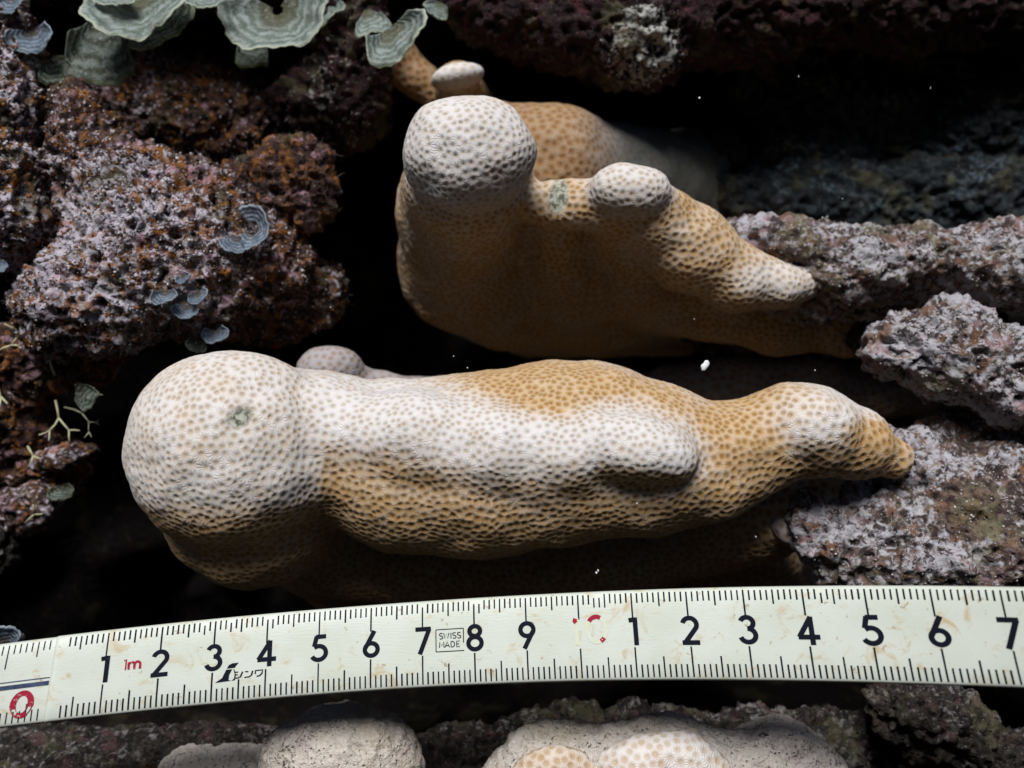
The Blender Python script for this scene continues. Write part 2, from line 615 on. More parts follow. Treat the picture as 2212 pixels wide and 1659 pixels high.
def rock(name, shape, mat, label, cat='rock', res=0.2, amp=1.0, pale_fn=None, off=0.0, rough=1.0, sub=2):
    v, f, nrm = shape.mesh(res, sub)
    q = v + off
    d = 0.30 * fbm(q * 0.75, 2) + 0.17 * fbm(q * 2.1 + 3, 2) - 0.20 * np.abs(perlin(q * 2.8 + 9)) * rough + 0.11 * rough * fbm(q * 5.5 + 31, 3)
    pit = smooth(0.28, 0.55, perlin(q * 3.9 + 51))
    d = d - 0.20 * pit * rough
    v = v + nrm * (d * amp)[:, None]
    pale = 0.5 + 0.35 * fbm(q * 0.6 + 20, 2)
    if pale_fn is not None:
        pale = pale_fn(v, nrm, pale)
    base = (shape.lo + shape.hi) / 2
    base[2] = shape.lo[2]
    wb = W(base)
    me = new_mesh(name, W(v) - wb, f, MAT[mat])
    attr(me, 'pale', np.clip(pale, 0, 1.4))
    o = link(name, me, None, wb)
    tag(o, label, cat)
    ROCKS[label] = (v, vnormals(v, f), wb)
    return o


def zone(px, py, h, r):
    c = at(px, py, h)
    return lambda v: 1 - smooth(0.5, 1.0, np.linalg.norm((v - c) / np.array([cm(r, h), cm(r, h), 3.0]), axis=1))


# left reef: a big turf covered boulder, its knob, the boulder at the left border and the ledge below
s = Shape()
s.ell(360, 520, -3.3, 250, 190, 1.9, -28, 0.7)
s.ell(230, 640, -2.9, 210, 120, 1.6, 12, 0.7)
s.ell(500, 600, -3.9, 190, 120, 1.5, 10, 0.7)
s.ell(200, 330, -3.4, 80, 150, 1.4, 12, 0.6)
s.ell(360, 260, -7.0, 250, 150, 1.6, 0, 0.6)
s.ell(600, 640, -5.3, 150, 110, 1.6, 0, 0.5)
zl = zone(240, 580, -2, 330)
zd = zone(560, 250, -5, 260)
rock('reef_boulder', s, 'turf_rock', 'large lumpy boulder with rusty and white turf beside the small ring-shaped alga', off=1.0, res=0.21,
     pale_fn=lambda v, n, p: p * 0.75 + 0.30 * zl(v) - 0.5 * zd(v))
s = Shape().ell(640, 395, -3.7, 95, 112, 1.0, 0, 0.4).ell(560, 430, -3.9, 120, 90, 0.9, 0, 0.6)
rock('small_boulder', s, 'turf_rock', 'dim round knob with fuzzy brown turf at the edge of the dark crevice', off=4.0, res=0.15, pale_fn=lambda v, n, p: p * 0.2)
s = Shape().ell(-10, 330, -3.0, 110, 260, 1.6, 8, 0.6).ell(30, 470, -2.8, 80, 130, 1.2, 0, 0.6).ell(-40, 120, -3.5, 130, 160, 1.5, 0, 0.5)
rock('reef_boulder', s, 'turf_rock', 'speckled boulder cut by the photo edge below the purple fan alga', off=8.0)
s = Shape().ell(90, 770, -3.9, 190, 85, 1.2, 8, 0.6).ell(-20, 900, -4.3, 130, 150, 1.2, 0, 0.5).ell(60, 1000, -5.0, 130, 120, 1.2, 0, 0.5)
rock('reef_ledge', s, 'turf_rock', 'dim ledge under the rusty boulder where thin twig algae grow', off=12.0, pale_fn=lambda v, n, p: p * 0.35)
s = Shape().ell(150, 985, -3.9, 66, 26, 0.5, 14, 0.3).ell(105, 995, -4.2, 50, 22, 0.4, 0, 0.3)
rock('stone', s, 'turf_rock', 'small lavender stone jutting out below the forked twig alga', 'stone', 0.1, 0.5, off=15.0)
s = Shape().ell(60, 1095, -4.2, 75, 50, 0.7, 18, 0.3).ell(20, 1060, -4.6, 80, 60, 0.7, 0, 0.3)
rock('stone', s, 'turf_rock', 'dim stone with a pale tip above the ruler at the dark corner', 'stone', 0.1, 0.6, off=18.0)
s = Shape().ell(0, 1180, -4.8, 40, 60, 0.6, 0, 0.3)
rock('stone', s, 'dim_rock', 'dark grey stone at the photo edge just above the ruler corner', 'stone', 0.1, 0.6, off=19.0)
# top: rock carrying the fan algae, the maroon overhang and what hangs behind it
s = Shape().ell(300, -90, -4.6, 330, 120, 1.6, 0, 0.6).ell(620, -60, -5.0, 220, 110, 1.6, 0, 0.6).ell(760, 120, -5.6, 90, 170, 1.3, 10, 0.6).ell(700, 240, -6.2, 120, 110, 1.2, 0, 0.6)
rock('reef_overhang', s, 'maroon_rock', 'dark overhang along the top that carries the fan algae', off=22.0, res=0.23)
s = Shape().ell(1150, 30, -5.2, 190, 105, 1.5, -12, 0.6).ell(1330, 70, -4.9, 190, 100, 1.5, 0, 0.6).ell(1400, 85, -4.6, 95, 95, 1.1, 0, 0.7).ell(1620, 40, -5.8, 260, 90, 1.6, 6, 0.6).ell(1950, 0, -6.5, 320, 110, 1.6, 0, 0.6)
zu = zone(1395, 95, -3.6, 125)
rock('reef_overhang', s, 'maroon_rock', 'dark maroon overhang with one pale sandy bulge above the upper coral', off=26.0, res=0.23,
     pale_fn=lambda v, n, p: p * 0.4 + 0.8 * zu(v))
s = Shape().ell(2000, 260, -10.0, 420, 170, 1.8, -10, 0.8).ell(1750, 360, -9.5, 140, 110, 1.2, 20, 0.5).ell(1560, 330, -9.0, 60, 50, 0.6, 30, 0.4)
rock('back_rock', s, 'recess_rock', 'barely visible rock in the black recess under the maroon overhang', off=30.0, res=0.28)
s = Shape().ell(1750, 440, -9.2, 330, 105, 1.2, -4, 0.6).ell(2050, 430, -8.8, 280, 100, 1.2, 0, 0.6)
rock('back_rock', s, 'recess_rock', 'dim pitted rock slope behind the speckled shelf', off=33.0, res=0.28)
# right: the shelf, the knob, the lower rock
s = Shape().ell(1990, 560, -3.8, 300, 75, 1.2, 3, 0.6).ell(1710, 545, -4.0, 190, 62, 1.1, -12, 0.6).ell(1850, 600, -3.5, 110, 50, 0.9, 0, 0.5).ell(2230, 580, -3.4, 200, 95, 1.3, 0, 0.6).ell(1800, 640, -4.6, 190, 50, 0.9, 0, 0.6)
rock('rock_shelf', s, 'grey_rock', 'speckled grey shelf running from the upper coral to the photo edge', off=36.0, rough=0.7, pale_fn=lambda v, n, p: p + 0.1)
s = Shape().ell(1760, 700, -7.2, 300, 80, 1.2, 4, 0.6).ell(2000, 715, -5.9, 200, 80, 1.2, 0, 0.6)
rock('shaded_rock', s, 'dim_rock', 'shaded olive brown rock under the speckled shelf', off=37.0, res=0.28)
s = Shape().ell(2000, 755, -2.3, 140, 88, 1.0, 0, 0.5).ell(2150, 790, -2.1, 190, 100, 1.1, -14, 0.6).ell(2330, 830, -2.0, 200, 130, 1.2, 0, 0.5).ell(2060, 700, -2.4, 70, 48, 0.8, 0, 0.5)
rock('pale_boulder', s, 'grey_rock', 'rounded pale knob of rock with dark pores jutting in under the shelf', off=40.0, res=0.16, rough=0.8, pale_fn=lambda v, n, p: p + 0.28)
s = Shape().ell(2010, 1190, -1.7, 215, 130, 1.1, 0, 0.6).ell(1815, 1185, -1.95, 150, 82, 0.9, -44, 0.5).ell(1800, 1090, -2.6, 90, 60, 0.8, 0, 0.4).ell(2180, 1110, -1.7, 170, 150, 1.2, 0, 0.6).ell(1980, 1010, -2.3, 130, 70, 0.9, -25, 0.5).ell(2100, 960, -3.2, 190, 70, 0.9, 0, 0.5).ell(1900, 1280, -2.2, 150, 90, 1.1, 0, 0.5)
rock('reef_rock', s, 'grey_rock', 'grey silted rock above the ruler where the tail of the long coral ends', off=44.0, res=0.18, rough=0.6,
     pale_fn=lambda v, n, p: p + 0.15 - 0.9 * zone(2095, 1100, -0.8, 75)(v))  # darkness of a small cave painted as a dark patch
# bottom: pale rocks below the ruler
s = Shape().ell(740, 1655, -0.80, 180, 135, 1.2, 0, 0.5).ell(470, 1700, -1.9, 170, 95, 1.0, 0, 0.5)
rock('pale_rock', s, 'pale_rock', 'smooth pale rounded rock just below numbers 5 and 6 of the ruler', off=50.0, res=0.19, amp=0.35)
s = Shape().ell(1190, 1740, -0.75, 160, 185, 1.1, 0, 0.9).ell(1420, 1740, -0.65, 190, 205, 1.1, 0, 0.9).ell(1680, 1750, -0.8, 170, 195, 1.1, 0, 0.9)
rock('pale_rock', s, 'pale_rock', 'broad pink-white gritty rock below the ruler past the number 9', off=53.0, res=0.21, amp=0.45, rough=0.8)
s = Shape().ell(250, 1680, -2.6, 330, 105, 1.1, 8, 0.5).ell(60, 1640, -3.0, 150, 80, 1.0, 0, 0.5).ell(470, 1640, -3.0, 150, 70, 1.0, 10, 0.5)
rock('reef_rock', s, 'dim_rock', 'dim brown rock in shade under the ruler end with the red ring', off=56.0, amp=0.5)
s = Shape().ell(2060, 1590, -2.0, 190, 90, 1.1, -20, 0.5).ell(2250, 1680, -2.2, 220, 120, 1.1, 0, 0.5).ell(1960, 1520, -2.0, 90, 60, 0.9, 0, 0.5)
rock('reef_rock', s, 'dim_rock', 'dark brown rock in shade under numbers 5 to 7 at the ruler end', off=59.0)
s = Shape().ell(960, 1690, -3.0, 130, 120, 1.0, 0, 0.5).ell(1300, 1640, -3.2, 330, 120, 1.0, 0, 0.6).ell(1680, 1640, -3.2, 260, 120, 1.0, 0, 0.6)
rock('reef_rock', s, 'dim_rock', 'dark shaded rock behind the two pale rocks below the ruler', off=61.0, res=0.28)  # dark material stands in for the shadow around the pale rocks


# ------------------------------------------------------------------ corals
POLYP_ME = []


def polyp_arrays(rays, r, seed):
    rr = random.Random(seed)
    v, f = [], []
    for k in range(rays):
        a = 2 * math.pi * (k + rr.uniform(-.25, .25)) / rays
        L = r * rr.uniform(0.75, 1.15)
        wdt = r * 0.10
        ca, sa = math.cos(a), math.sin(a)
        n0 = len(v)
        v += [(ca * r * .12 - sa * wdt, sa * r * .12 + ca * wdt, -r * .25), (ca * r * .12 + sa * wdt, sa * r * .12 - ca * wdt, -r * .25),
              (ca * L * .65 + sa * wdt * .8, sa * L * .65 - ca * wdt * .8, r * .22), (ca * L * .65 - sa * wdt * .8, sa * L * .65 + ca * wdt * .8, r * .22),
              (ca * L, sa * L, r * .12), (ca * L * .6, sa * L * .6, r * .32)]
        f += [(n0, n0 + 1, n0 + 2, n0 + 5), (n0 + 3, n0, n0 + 5), (n0 + 2, n0 + 4, n0 + 5), (n0 + 4, n0 + 3, n0 + 5)]
    return np.array(v), f


POLYP = [polyp_arrays(8, 1.0, s) for s in range(3)]
for pv, pf in POLYP:
    POLYP_ME.append(new_mesh('polyp', pv, pf, MAT['polyp'], False))


def frame_from(n):
    a = np.where(np.abs(n[:, :1]) < 0.9, np.array([[1.0, 0, 0]]), np.array([[0, 1.0, 0]]))
    t = np.cross(n, a)
    t /= np.linalg.norm(t, axis=1)[:, None]
    return t, np.cross(n, t)


def coral(name, shape, mat, label, tan_fn, cell=0.165, depth=0.055, res=0.12, sub=2, dead_shade_fn=None, dead_label=None, singles=0, tufts=True, cell_fn=None, lump=0.085):
    v, f, nrm = shape.mesh(res, sub)
    # the side grown onto the reef is left open
    keepf = (nrm[f][:, :, 2].mean(1) > -0.42) | (v[f][:, :, 2].mean(1) > -0.8)
    f = f[keepf]
    used = np.unique(f)
    remap = np.full(len(v), -1)
    remap[used] = np.arange(len(used))
    v, nrm, f = v[used], nrm[used], remap[f]
    v = v + nrm * (lump * fbm(v * 0.9 + 3, 2) + 0.2 * lump * np.abs(perlin(v * np.array([1.4, 3.2, 3.2]) + 7)))[:, None]
    tan = np.clip(tan_fn(v, nrm), 0, 1)
    dead = np.clip(dead_shade_fn(v, nrm), 0, 1) if dead_shade_fn is not None else np.zeros(len(v))
    rc = np.full(len(v), cell) if cell_fn is None else cell_fn(v)
    # corallite centres, dart throwing over the surface
    order = rng.permutation(len(v))[:min(len(v), 70000)]
    gs = rc.max()
    grid = {}
    seeds = []
    for i in order:
        p = v[i]
        c = (int(p[0] // gs), int(p[1] // gs), int(p[2] // gs))
        r2 = (rc[i] * (0.68 + 0.58 * ((i * 7919) % 97) / 97.0)) ** 2
        ok = True
        for dx in (-1, 0, 1):
            for dy in (-1, 0, 1):
                for dz in (-1, 0, 1):
                    for q in grid.get((c[0] + dx, c[1] + dy, c[2] + dz), ()):
                        if (p[0] - q[0]) ** 2 + (p[1] - q[1]) ** 2 + (p[2] - q[2]) ** 2 < r2:
                            ok = False
                            break
                    if not ok:
                        break
                if not ok:
                    break
            if not ok:
                break
        if ok:
            grid.setdefault(c, []).append((p[0], p[1], p[2]))
            seeds.append(i)
    seeds = np.array(seeds)
    sv = v[seeds]
    kd = kdtree.KDTree(len(sv))
    for i, p in enumerate(sv):
        kd.insert(p, i)
    kd.balance()
    i1 = np.zeros(len(v), int)
    d1 = np.zeros(len(v))
    d2 = np.zeros(len(v))
    fn = kd.find_n
    for i, p in enumerate(v):
        r = fn(p, 2)
        i1[i] = r[0][1]
        d1[i] = r[0][2]
        d2[i] = r[1][2]
    t = 2 * d1 / (d1 + d2 + 1e-9)
    tc = tan[seeds] + rng.normal(0, 0.10, len(seeds))
    tan = np.clip(0.45 * tan + 0.55 * tc[i1], 0, 1)
    sd_ = (0.75 + 0.5 * rng.random(len(seeds)))[i1]
    dep = depth * (0.66 + 0.20 * tan * smooth(0.35, -0.3, nrm[:, 1])) * (1 - dead) * sd_
    ridge = 1 - (1 - np.clip(t, 0, 1)) ** (1.35 - 0.3 * tan)
    v2 = v + nrm * (dep * (ridge - 0.75) - 0.05 * dead)[:, None]
    # pits of the seeds themselves, for the polyps
    fc = v[f].mean(1)
    cand = i1[f]
    dd = ((sv[cand] - fc[:, None]) ** 2).sum(-1)
    fi = cand[np.arange(len(f)), dd.argmin(1)]
    base = (shape.lo + shape.hi) / 2
    base[2] = shape.lo[2]
    root = thing(name, base, label, 'coral')
    o = part('skeleton', v2, f, mat, root)
    me = o.data
    attr(me, 'seed', W(sv)[fi], 'FACE', 'FLOAT_VECTOR')
    attr(me, 'cellr', np.full(len(f), 0.6) * rc[seeds][fi], 'FACE')
    attr(me, 'sn', W(nrm), 'POINT', 'FLOAT_VECTOR')
    attr(me, 'tan', tan)
    attr(me, 'rim', np.clip(t, 0, 1))
    attr(me, 'dead', dead)
    if not tufts:
        return root
    # polyps: the largest facing the camera single, the rest one mass
    sn = nrm[seeds]
    spos = v[seeds] + sn * (-0.55 * dep[seeds])[:, None]
    view = np.array([0, 0, ZC]) - spos
    view /= np.linalg.norm(view, axis=1)[:, None]
    facing = (sn * view).sum(1)
    keep = np.where((facing > -0.15) & (dead[seeds] < 0.4) & (tan[seeds] > 0.35))[0]
    size = facing[keep] * rc[seeds][keep] ** 2 / (ZC - spos[keep, 2]) ** 2 * (1 + 0.3 * tan[seeds][keep])
    keep = keep[np.argsort(-size)]
    T, B = frame_from(sn)
    single, rest = keep[:singles], keep[singles:singles + 1400]
    inv = Matrix.Identity(4)
    broot = np.array(root.location)
    for k, j in enumerate(single):
        po = bpy.data.objects.new('polyp', POLYP_ME[k % 3])
        col.objects.link(po)
        po.parent = root
        s = float(rc[seeds[j]] * 0.36)
        R = np.stack([W(T[j]), W(B[j]), W(sn[j])], 1) * s
        m = np.eye(4)
        m[:3, :3] = R
        m[:3, 3] = W(spos[j]) - broot
        po.matrix_basis = Matrix(m.tolist())
    vs, fs, n0 = [], [], 0
    for k, j in enumerate(rest):
        pv, pf = POLYP[k % 3]
        s = rc[seeds[j]] * 0.36
        vs.append(spos[j] + s * (pv[:, :1] * T[j] + pv[:, 1:2] * B[j] + pv[:, 2:3] * sn[j]))
        fs += [tuple(i + n0 for i in q) for q in pf]
        n0 += len(pv)
    if vs:
        po = part('polyps', np.concatenate(vs), fs, MAT['polyp'], root, False)
        po['kind'] = 'stuff'
    return root


def ellmask(px, py, rx, ry, ang=0.0, soft=0.35):
    """soft patch laid out on the colony's face; uses the slope-frame place of the patch, any height"""
    a = math.radians(ang)

    def fn(v):
        z = ZC - v[:, 2]
        x = v[:, 0] * FD / z + 1106 - px
        y = 829.5 - v[:, 1] * FD / z - py
        u = (x * math.cos(a) + y * math.sin(a)) / rx
        w = (-x * math.sin(a) + y * math.cos(a)) / ry
        return 1 - smooth(1 - soft, 1 + soft, np.sqrt(u * u + w * w))
    return fn


# the long coral above the ruler
s = Shape()
s.chain([(560, 985, -0.9, 150), (700, 960, -0.95, 150), (880, 1006, -1.15, 178), (1040, 1004, -1.2, 193), (1200, 978, -1.2, 192), (1310, 976, -1.15, 178),
         (1420, 992, -1.05, 155), (1520, 996, -0.95, 122), (1610, 966, -0.9, 99), (1700, 932, -0.9, 96), (1770, 932, -0.9, 88), (1850, 960, -1.1, 66), (1925, 985, -1.3, 46)], 0.35)
s.ell(505, 969, -0.35, 225, 215, 1.95, 0, 0.38)
s.ell(545, 1085, -1.6, 192, 184, 1.7, 0, 0.35)
s.chain([(700, 930, 0.0, 70), (900, 945, 0.05, 92), (1080, 968, 0.2, 88), (1240, 975, 0.35, 82)], 0.35)
s.chain([(1540, 1075, -2.9, 85), (1660, 1085, -2.9, 85), (1760, 1060, -2.5, 62)], 0.4)
s.ell(1365, 966, 0.52, 145, 78, 0.74, -12, 0.24)
s.ell(1765, 918, -0.3, 82, 66, 0.62, 0, 0.3)
s.chain([(590, 1120, -2.6, 110), (760, 1175, -3.9, 105), (900, 1190, -4.0, 112), (1300, 1180, -4.0, 110), (1640, 1110, -3.5, 105)], 0.6)
s.chain([(640, 1150, -4.5, 110), (800, 1235, -6.8, 115), (1100, 1240, -7.0, 140), (1600, 1190, -6.4, 130)], 0.8)
m_hump = ellmask(1240, 842, 330, 78, 10, 0.55)
m_right = ellmask(1620, 930, 175, 120, -10)
m_bump = ellmask(1765, 915, 90, 62, 10, 0.6)
m_lobe = ellmask(1370, 965, 150, 95, 14, 0.35)
m_head = ellmask(500, 965, 262, 240, 0, 0.12)
m_band = ellmask(960, 940, 330, 115, 7, 0.5)
m_low = ellmask(860, 1075, 190, 90, 8, 0.75)
m_tail = ellmask(1900, 965, 80, 60, 25)
m_sc = ellmask(520, 900, 30, 20, -35, 0.5)


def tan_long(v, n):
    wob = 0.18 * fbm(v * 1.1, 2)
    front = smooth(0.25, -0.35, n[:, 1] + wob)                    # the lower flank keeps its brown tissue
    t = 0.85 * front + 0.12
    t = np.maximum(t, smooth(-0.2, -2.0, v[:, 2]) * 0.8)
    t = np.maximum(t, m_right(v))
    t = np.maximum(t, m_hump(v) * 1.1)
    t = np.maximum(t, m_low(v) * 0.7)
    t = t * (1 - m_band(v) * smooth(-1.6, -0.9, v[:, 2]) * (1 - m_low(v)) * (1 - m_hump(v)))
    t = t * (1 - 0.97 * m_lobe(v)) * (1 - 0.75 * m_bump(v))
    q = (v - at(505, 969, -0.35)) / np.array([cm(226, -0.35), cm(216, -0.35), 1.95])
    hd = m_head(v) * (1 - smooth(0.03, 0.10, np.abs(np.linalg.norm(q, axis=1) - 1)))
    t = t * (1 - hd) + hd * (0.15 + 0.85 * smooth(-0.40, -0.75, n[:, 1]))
    t = np.maximum(t, 0.92 * smooth(-0.35, -0.65, n[:, 1]))  # head and lobe undersides browned: tissue colour plus painted warm bounce light
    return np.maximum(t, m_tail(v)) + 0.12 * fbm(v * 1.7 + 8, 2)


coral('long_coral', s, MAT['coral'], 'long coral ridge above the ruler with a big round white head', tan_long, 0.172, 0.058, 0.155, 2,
      dead_shade_fn=lambda v, n: m_sc(v), singles=300, cell_fn=lambda v: 0.140 - 0.022 * smooth(-3.5, -2.0, v[:, 0]) * smooth(-1.6, -0.6, v[:, 1]) + 0.06 * smooth(4.0, 7.0, v[:, 0]))

# the upper coral with two fingers
s = Shape()
s.ell(1012, 333, -0.9, 143, 124, 1.25, 0, 0.15)
s.chain([(1012, 385, -2.3, 139), (1012, 465, -4.7, 150), (1020, 560, -6.8, 160), (1090, 600, -8.0, 150)], 0.15)
s.chain([(1140, 540, -6.6, 120), (1290, 560, -6.6, 125), (1440, 565, -6.0, 120), (1560, 605, -5.2, 70)], 0.4)
s.ell(1362, 413, -1.65, 88, 58, 0.7, 0, 0.18)
s.chain([(1355, 450, -2.9, 90), (1390, 535, -5.4, 130), (1430, 590, -6.8, 130)], 0.2)
s.chain([(1165, 440, -2.4, 44), (1225, 440, -2.3, 48), (1320, 440, -2.2, 60)], 0.3)
s.chain([(1205, 450, -2.9, 55), (1215, 520, -5.0, 100), (1230, 590, -6.9, 125)], 0.25)
s.chain([(1410, 468, -2.4, 72), (1495, 540, -3.1, 90), (1590, 600, -3.3, 70), (1680, 614, -3.3, 48), (1785, 604, -3.7, 30)], 0.3)
s.chain([(1090, 630, -8.4, 110), (1300, 635, -8.6, 112), (1500, 645, -8.0, 95), (1680, 660, -7.4, 70)], 0.6)
s.chain([(1520, 640, -6.2, 95), (1680, 668, -6.2, 90), (1820, 685, -6.2, 72), (1960, 690, -6.2, 60)], 0.5)
s.chain([(1150, 640, -10.0, 130), (1450, 640, -10.0, 130)], 0.8)
u_a = ellmask(1012, 318, 165, 140, 0, 0.2)
u_b = ellmask(1362, 408, 98, 66, 0, 0.2)
u_t = ellmask(1690, 605, 105, 40, 0, 0.4)
u_d = ellmask(1205, 425, 22, 42, 10, 0.3)


def tan_up(v, n):
    t = 0.85 + 0.3 * fbm(v * 1.2, 2)
    t = t * (1 - 0.95 * u_a(v) * smooth(-2.4, -1.5, v[:, 2])) * (1 - 0.85 * u_b(v) * smooth(-2.6, -2.0, v[:, 2])) * (1 - 0.75 * u_t(v))
    return t


coral('finger_coral', s, MAT['coral'], 'upper coral with a large domed white finger and a smaller one beside it', tan_up, 0.155, 0.062, 0.155, 2,
      dead_shade_fn=lambda v, n: u_d(v), singles=200)

# corals behind
s = Shape().chain([(1060, 320, -5.0, 100), (1200, 350, -5.1, 112), (1330, 390, -7.0, 116), (1480, 410, -10.2, 125), (1690, 430, -12.5, 120)], 0.5)
coral('back_coral', s, MAT['dull_coral'], 'tan pitted coral ridge behind the two fingers fading into the dark', lambda v, n: 1 - smooth(1.2, 3.4, v[:, 0]) * 0.9, 0.20, 0.065, 0.14, 1, tufts=False, dead_shade_fn=lambda v, n: 0.9 * smooth(1.4, 3.4, v[:, 0]))  # right end darkened in the colour, painting the overhang's shadow
s = Shape().ell(988, 166, -4.6, 58, 27, 0.5, 12, 0.2).chain([(990, 186, -5.3, 52), (1010, 240, -6.8, 66)], 0.1)
coral('small_coral', s, MAT['coral'], 'small white coral cap peeping out behind the large finger', lambda v, n: smooth(-4.4, -4.9, v[:, 2]) * 0.9, 0.2, 0.02, 0.12, 1, tufts=False, lump=0.02)
s = Shape().chain([(740, 60, -6.6, 52), (850, 125, -6.6, 46), (970, 228, -7.0, 36)], 0.3)
coral('back_coral', s, MAT['dull_coral'], 'brown coral strip under the ruffled fan alga', lambda v, n: np.ones(len(v)), 0.22, 0.06, 0.12, 1, tufts=False)
s = Shape().ell(712, 800, -3.6, 66, 50, 0.6, 0, 0.3).chain([(740, 830, -3.9, 50), (830, 850, -4.4, 42), (950, 850, -4.8, 36)], 0.3)
coral('small_coral', s, MAT['dull_coral'], 'small pinkish coral bump behind the round white head', lambda v, n: smooth(-1.9, -1.3, v[:, 0]) * 0.9, 0.20, 0.05, 0.1, 1, tufts=False)
s = Shape().chain([(1450, 860, -7.5, 75), (1600, 850, -7.5, 85), (1760, 840, -7.4, 75), (1980, 830, -8.0, 65)], 0.5)
coral('back_coral', s, MAT['dull_coral'], 'shaded grey-brown coral in the gap behind the long ridge', lambda v, n: np.full(len(v), 0.5), 0.22, 0.07, 0.16, 1, tufts=False)
s = Shape().chain([(1670, 1120, -2.1, 20), (1700, 1150, -1.9, 16), (1745, 1200, -1.85, 13), (1800, 1265, -1.8, 13), (1830, 1310, -1.8, 13)], 0.15)
coral('thin_coral', s, MAT['dull_coral'], 'thin pale coral rim along the edge of the grey silted rock', lambda v, n: np.full(len(v), 0.25), 0.20, 0.04, 0.08, 1, tufts=False)
s = Shape().ell(1205, 1700, -0.02, 110, 85, 0.42, 0, 0.3)
coral('coral_patch', s, MAT['coral'], 'small tan coral patch at the bottom edge below the number 9', lambda v, n: np.full(len(v), 0.5), 0.2, 0.05, 0.1, 1, tufts=False)
s = Shape().ell(1430, 1670, -0.02, 150, 90, 0.50, 0, 0.3)
coral('coral_patch', s, MAT['coral'], 'pinkish white coral patch on the broad gritty rock at the bottom edge', lambda v, n: np.full(len(v), 0.15), 0.2, 0.04, 0.1, 1, tufts=False)


# ------------------------------------------------------------------ the folding ruler
ST = np.arange(1, 18)
TOP = np.array([(425, 2469), (635.5, 2440.5), (845, 2423), (1048, 2404), (1248, 2387), (1449, 2372), (1648, 2354), (1849, 2340.5), (2052, 2333), (2256, 2320),
                (2463, 2313), (2678, 2304), (2901, 2301), (3130, 2298), (3372, 2296), (3627, 2296), (3906, 2301)]) * 0.553
BOT = np.array([(386, 2789), (608, 2762), (823, 2738), (1034, 2720), (1240.5, 2707.6), (1445.6, 2690.5), (1650, 2676), (1856, 2663), (2063, 2654), (2275, 2651),
                (2492, 2646), (2714, 2646), (2945, 2648), (3179, 2651), (3437, 2657), (3704, 2667), (3992, 2676)]) * 0.553
PT = [np.polyfit(ST, TOP[:, i], 4) for i in (0, 1)]
PB = [np.polyfit(ST, BOT[:, i], 4) for i in (0, 1)]


def ruler_point(s, w, lift=0.0):
    """s: centimetre reading, w: 0 at the upper ticks .. 1 at the lower tick ends"""
    s = np.atleast_1d(np.asarray(s, float))
    w = np.atleast_1d(np.asarray(w, float))

    def raw(s, w):
        h = 0.55 + 0.020 * (s - 7.0) ** 2 + 0.0010 * np.clip(s - 9, 0, 20) ** 3
        zt = ZC - h
        zb = ZC - h - 0.45
        a = np.stack([(np.polyval(PT[0], s) - 1106) * zt / FD, -(np.polyval(PT[1], s) - 829.5) * zt / FD, h], 1)
        b = np.stack([(np.polyval(PB[0], s) - 1106) * zb / FD, -(np.polyval(PB[1], s) - 829.5) * zb / FD, h + 0.45], 1)
        return a + (b - a) * w[:, None]
    p = raw(s, w)
    n = np.cross(raw(s, w - 0.05) - p, raw(s + 0.05, w) - p)
    n = n / np.linalg.norm(n, axis=1)[:, None]
    n = n * np.sign(n[:, 2:3])
    return p + n * (lift - 0.05 * np.abs(2 * w - 1) ** 5)[:, None]


def ruler_material():
    t = NT('ruler_cream')
    c = t.mix(t.ramp(t.noise(0.8, 3), 0.35, 0.65), (0.56, 0.585, 0.49), (0.61, 0.63, 0.55))
    st = t.noise(2.6, 5, 0.65, 0.8)
    c = t.mix(t.math('MULTIPLY', t.ramp(st, 0.54, 0.74), 0.75), c, (0.48, 0.34, 0.15))
    st2 = t.noise(5.5, 4, 0.6, 0.3, vec=t.vec('ADD', t.position(), (3.0, 9.0, 1.0)))
    c = t.mix(t.math('MULTIPLY', t.ramp(st2, 0.65, 0.71), 0.7), c, (0.30, 0.20, 0.10))
    sc = t.noise(1.0, 3, 0.6, vec=t.vec('MULTIPLY', t.position(), (3.0, 40.0, 40.0)))
    t.bump(t.math('ADD', sc, t.math('MULTIPLY', st, 0.6)), 0.003)
    return t.done(c, 0.42, 0.35)


def print_material(name, ink, worn, amount):
    t = NT(name)
    n = t.noise(9.0, 5, 0.7, 1.2)
    c = t.mix(t.ramp(n, amount, amount + 0.04), ink, worn)
    return t.done(c, 0.6, 0.08)


MAT['ruler'] = ruler_material()
MAT['ink'] = print_material('ruler_ink', (0.005, 0.006, 0.014), (0.50, 0.48, 0.40), 0.70)
MAT['red_ink'] = print_material('ruler_red_ink', (0.34, 0.016, 0.04), (0.62, 0.62, 0.52), 0.59)
MAT['faint_ink'] = print_material('ruler_faint_print', (0.64, 0.64, 0.44), (0.63, 0.66, 0.56), 0.5)
MAT['groove'] = simple_material('ruler_groove', (0.02, 0.03, 0.07), (0.05, 0.07, 0.13), 4, 0.5, 0.2, 0.0)

rb = ruler_point([9.0], [0.5], -0.2)[0]
ruler = thing('folding_ruler', rb, 'cream folding ruler with black numbers lying across the lower part', 'ruler')


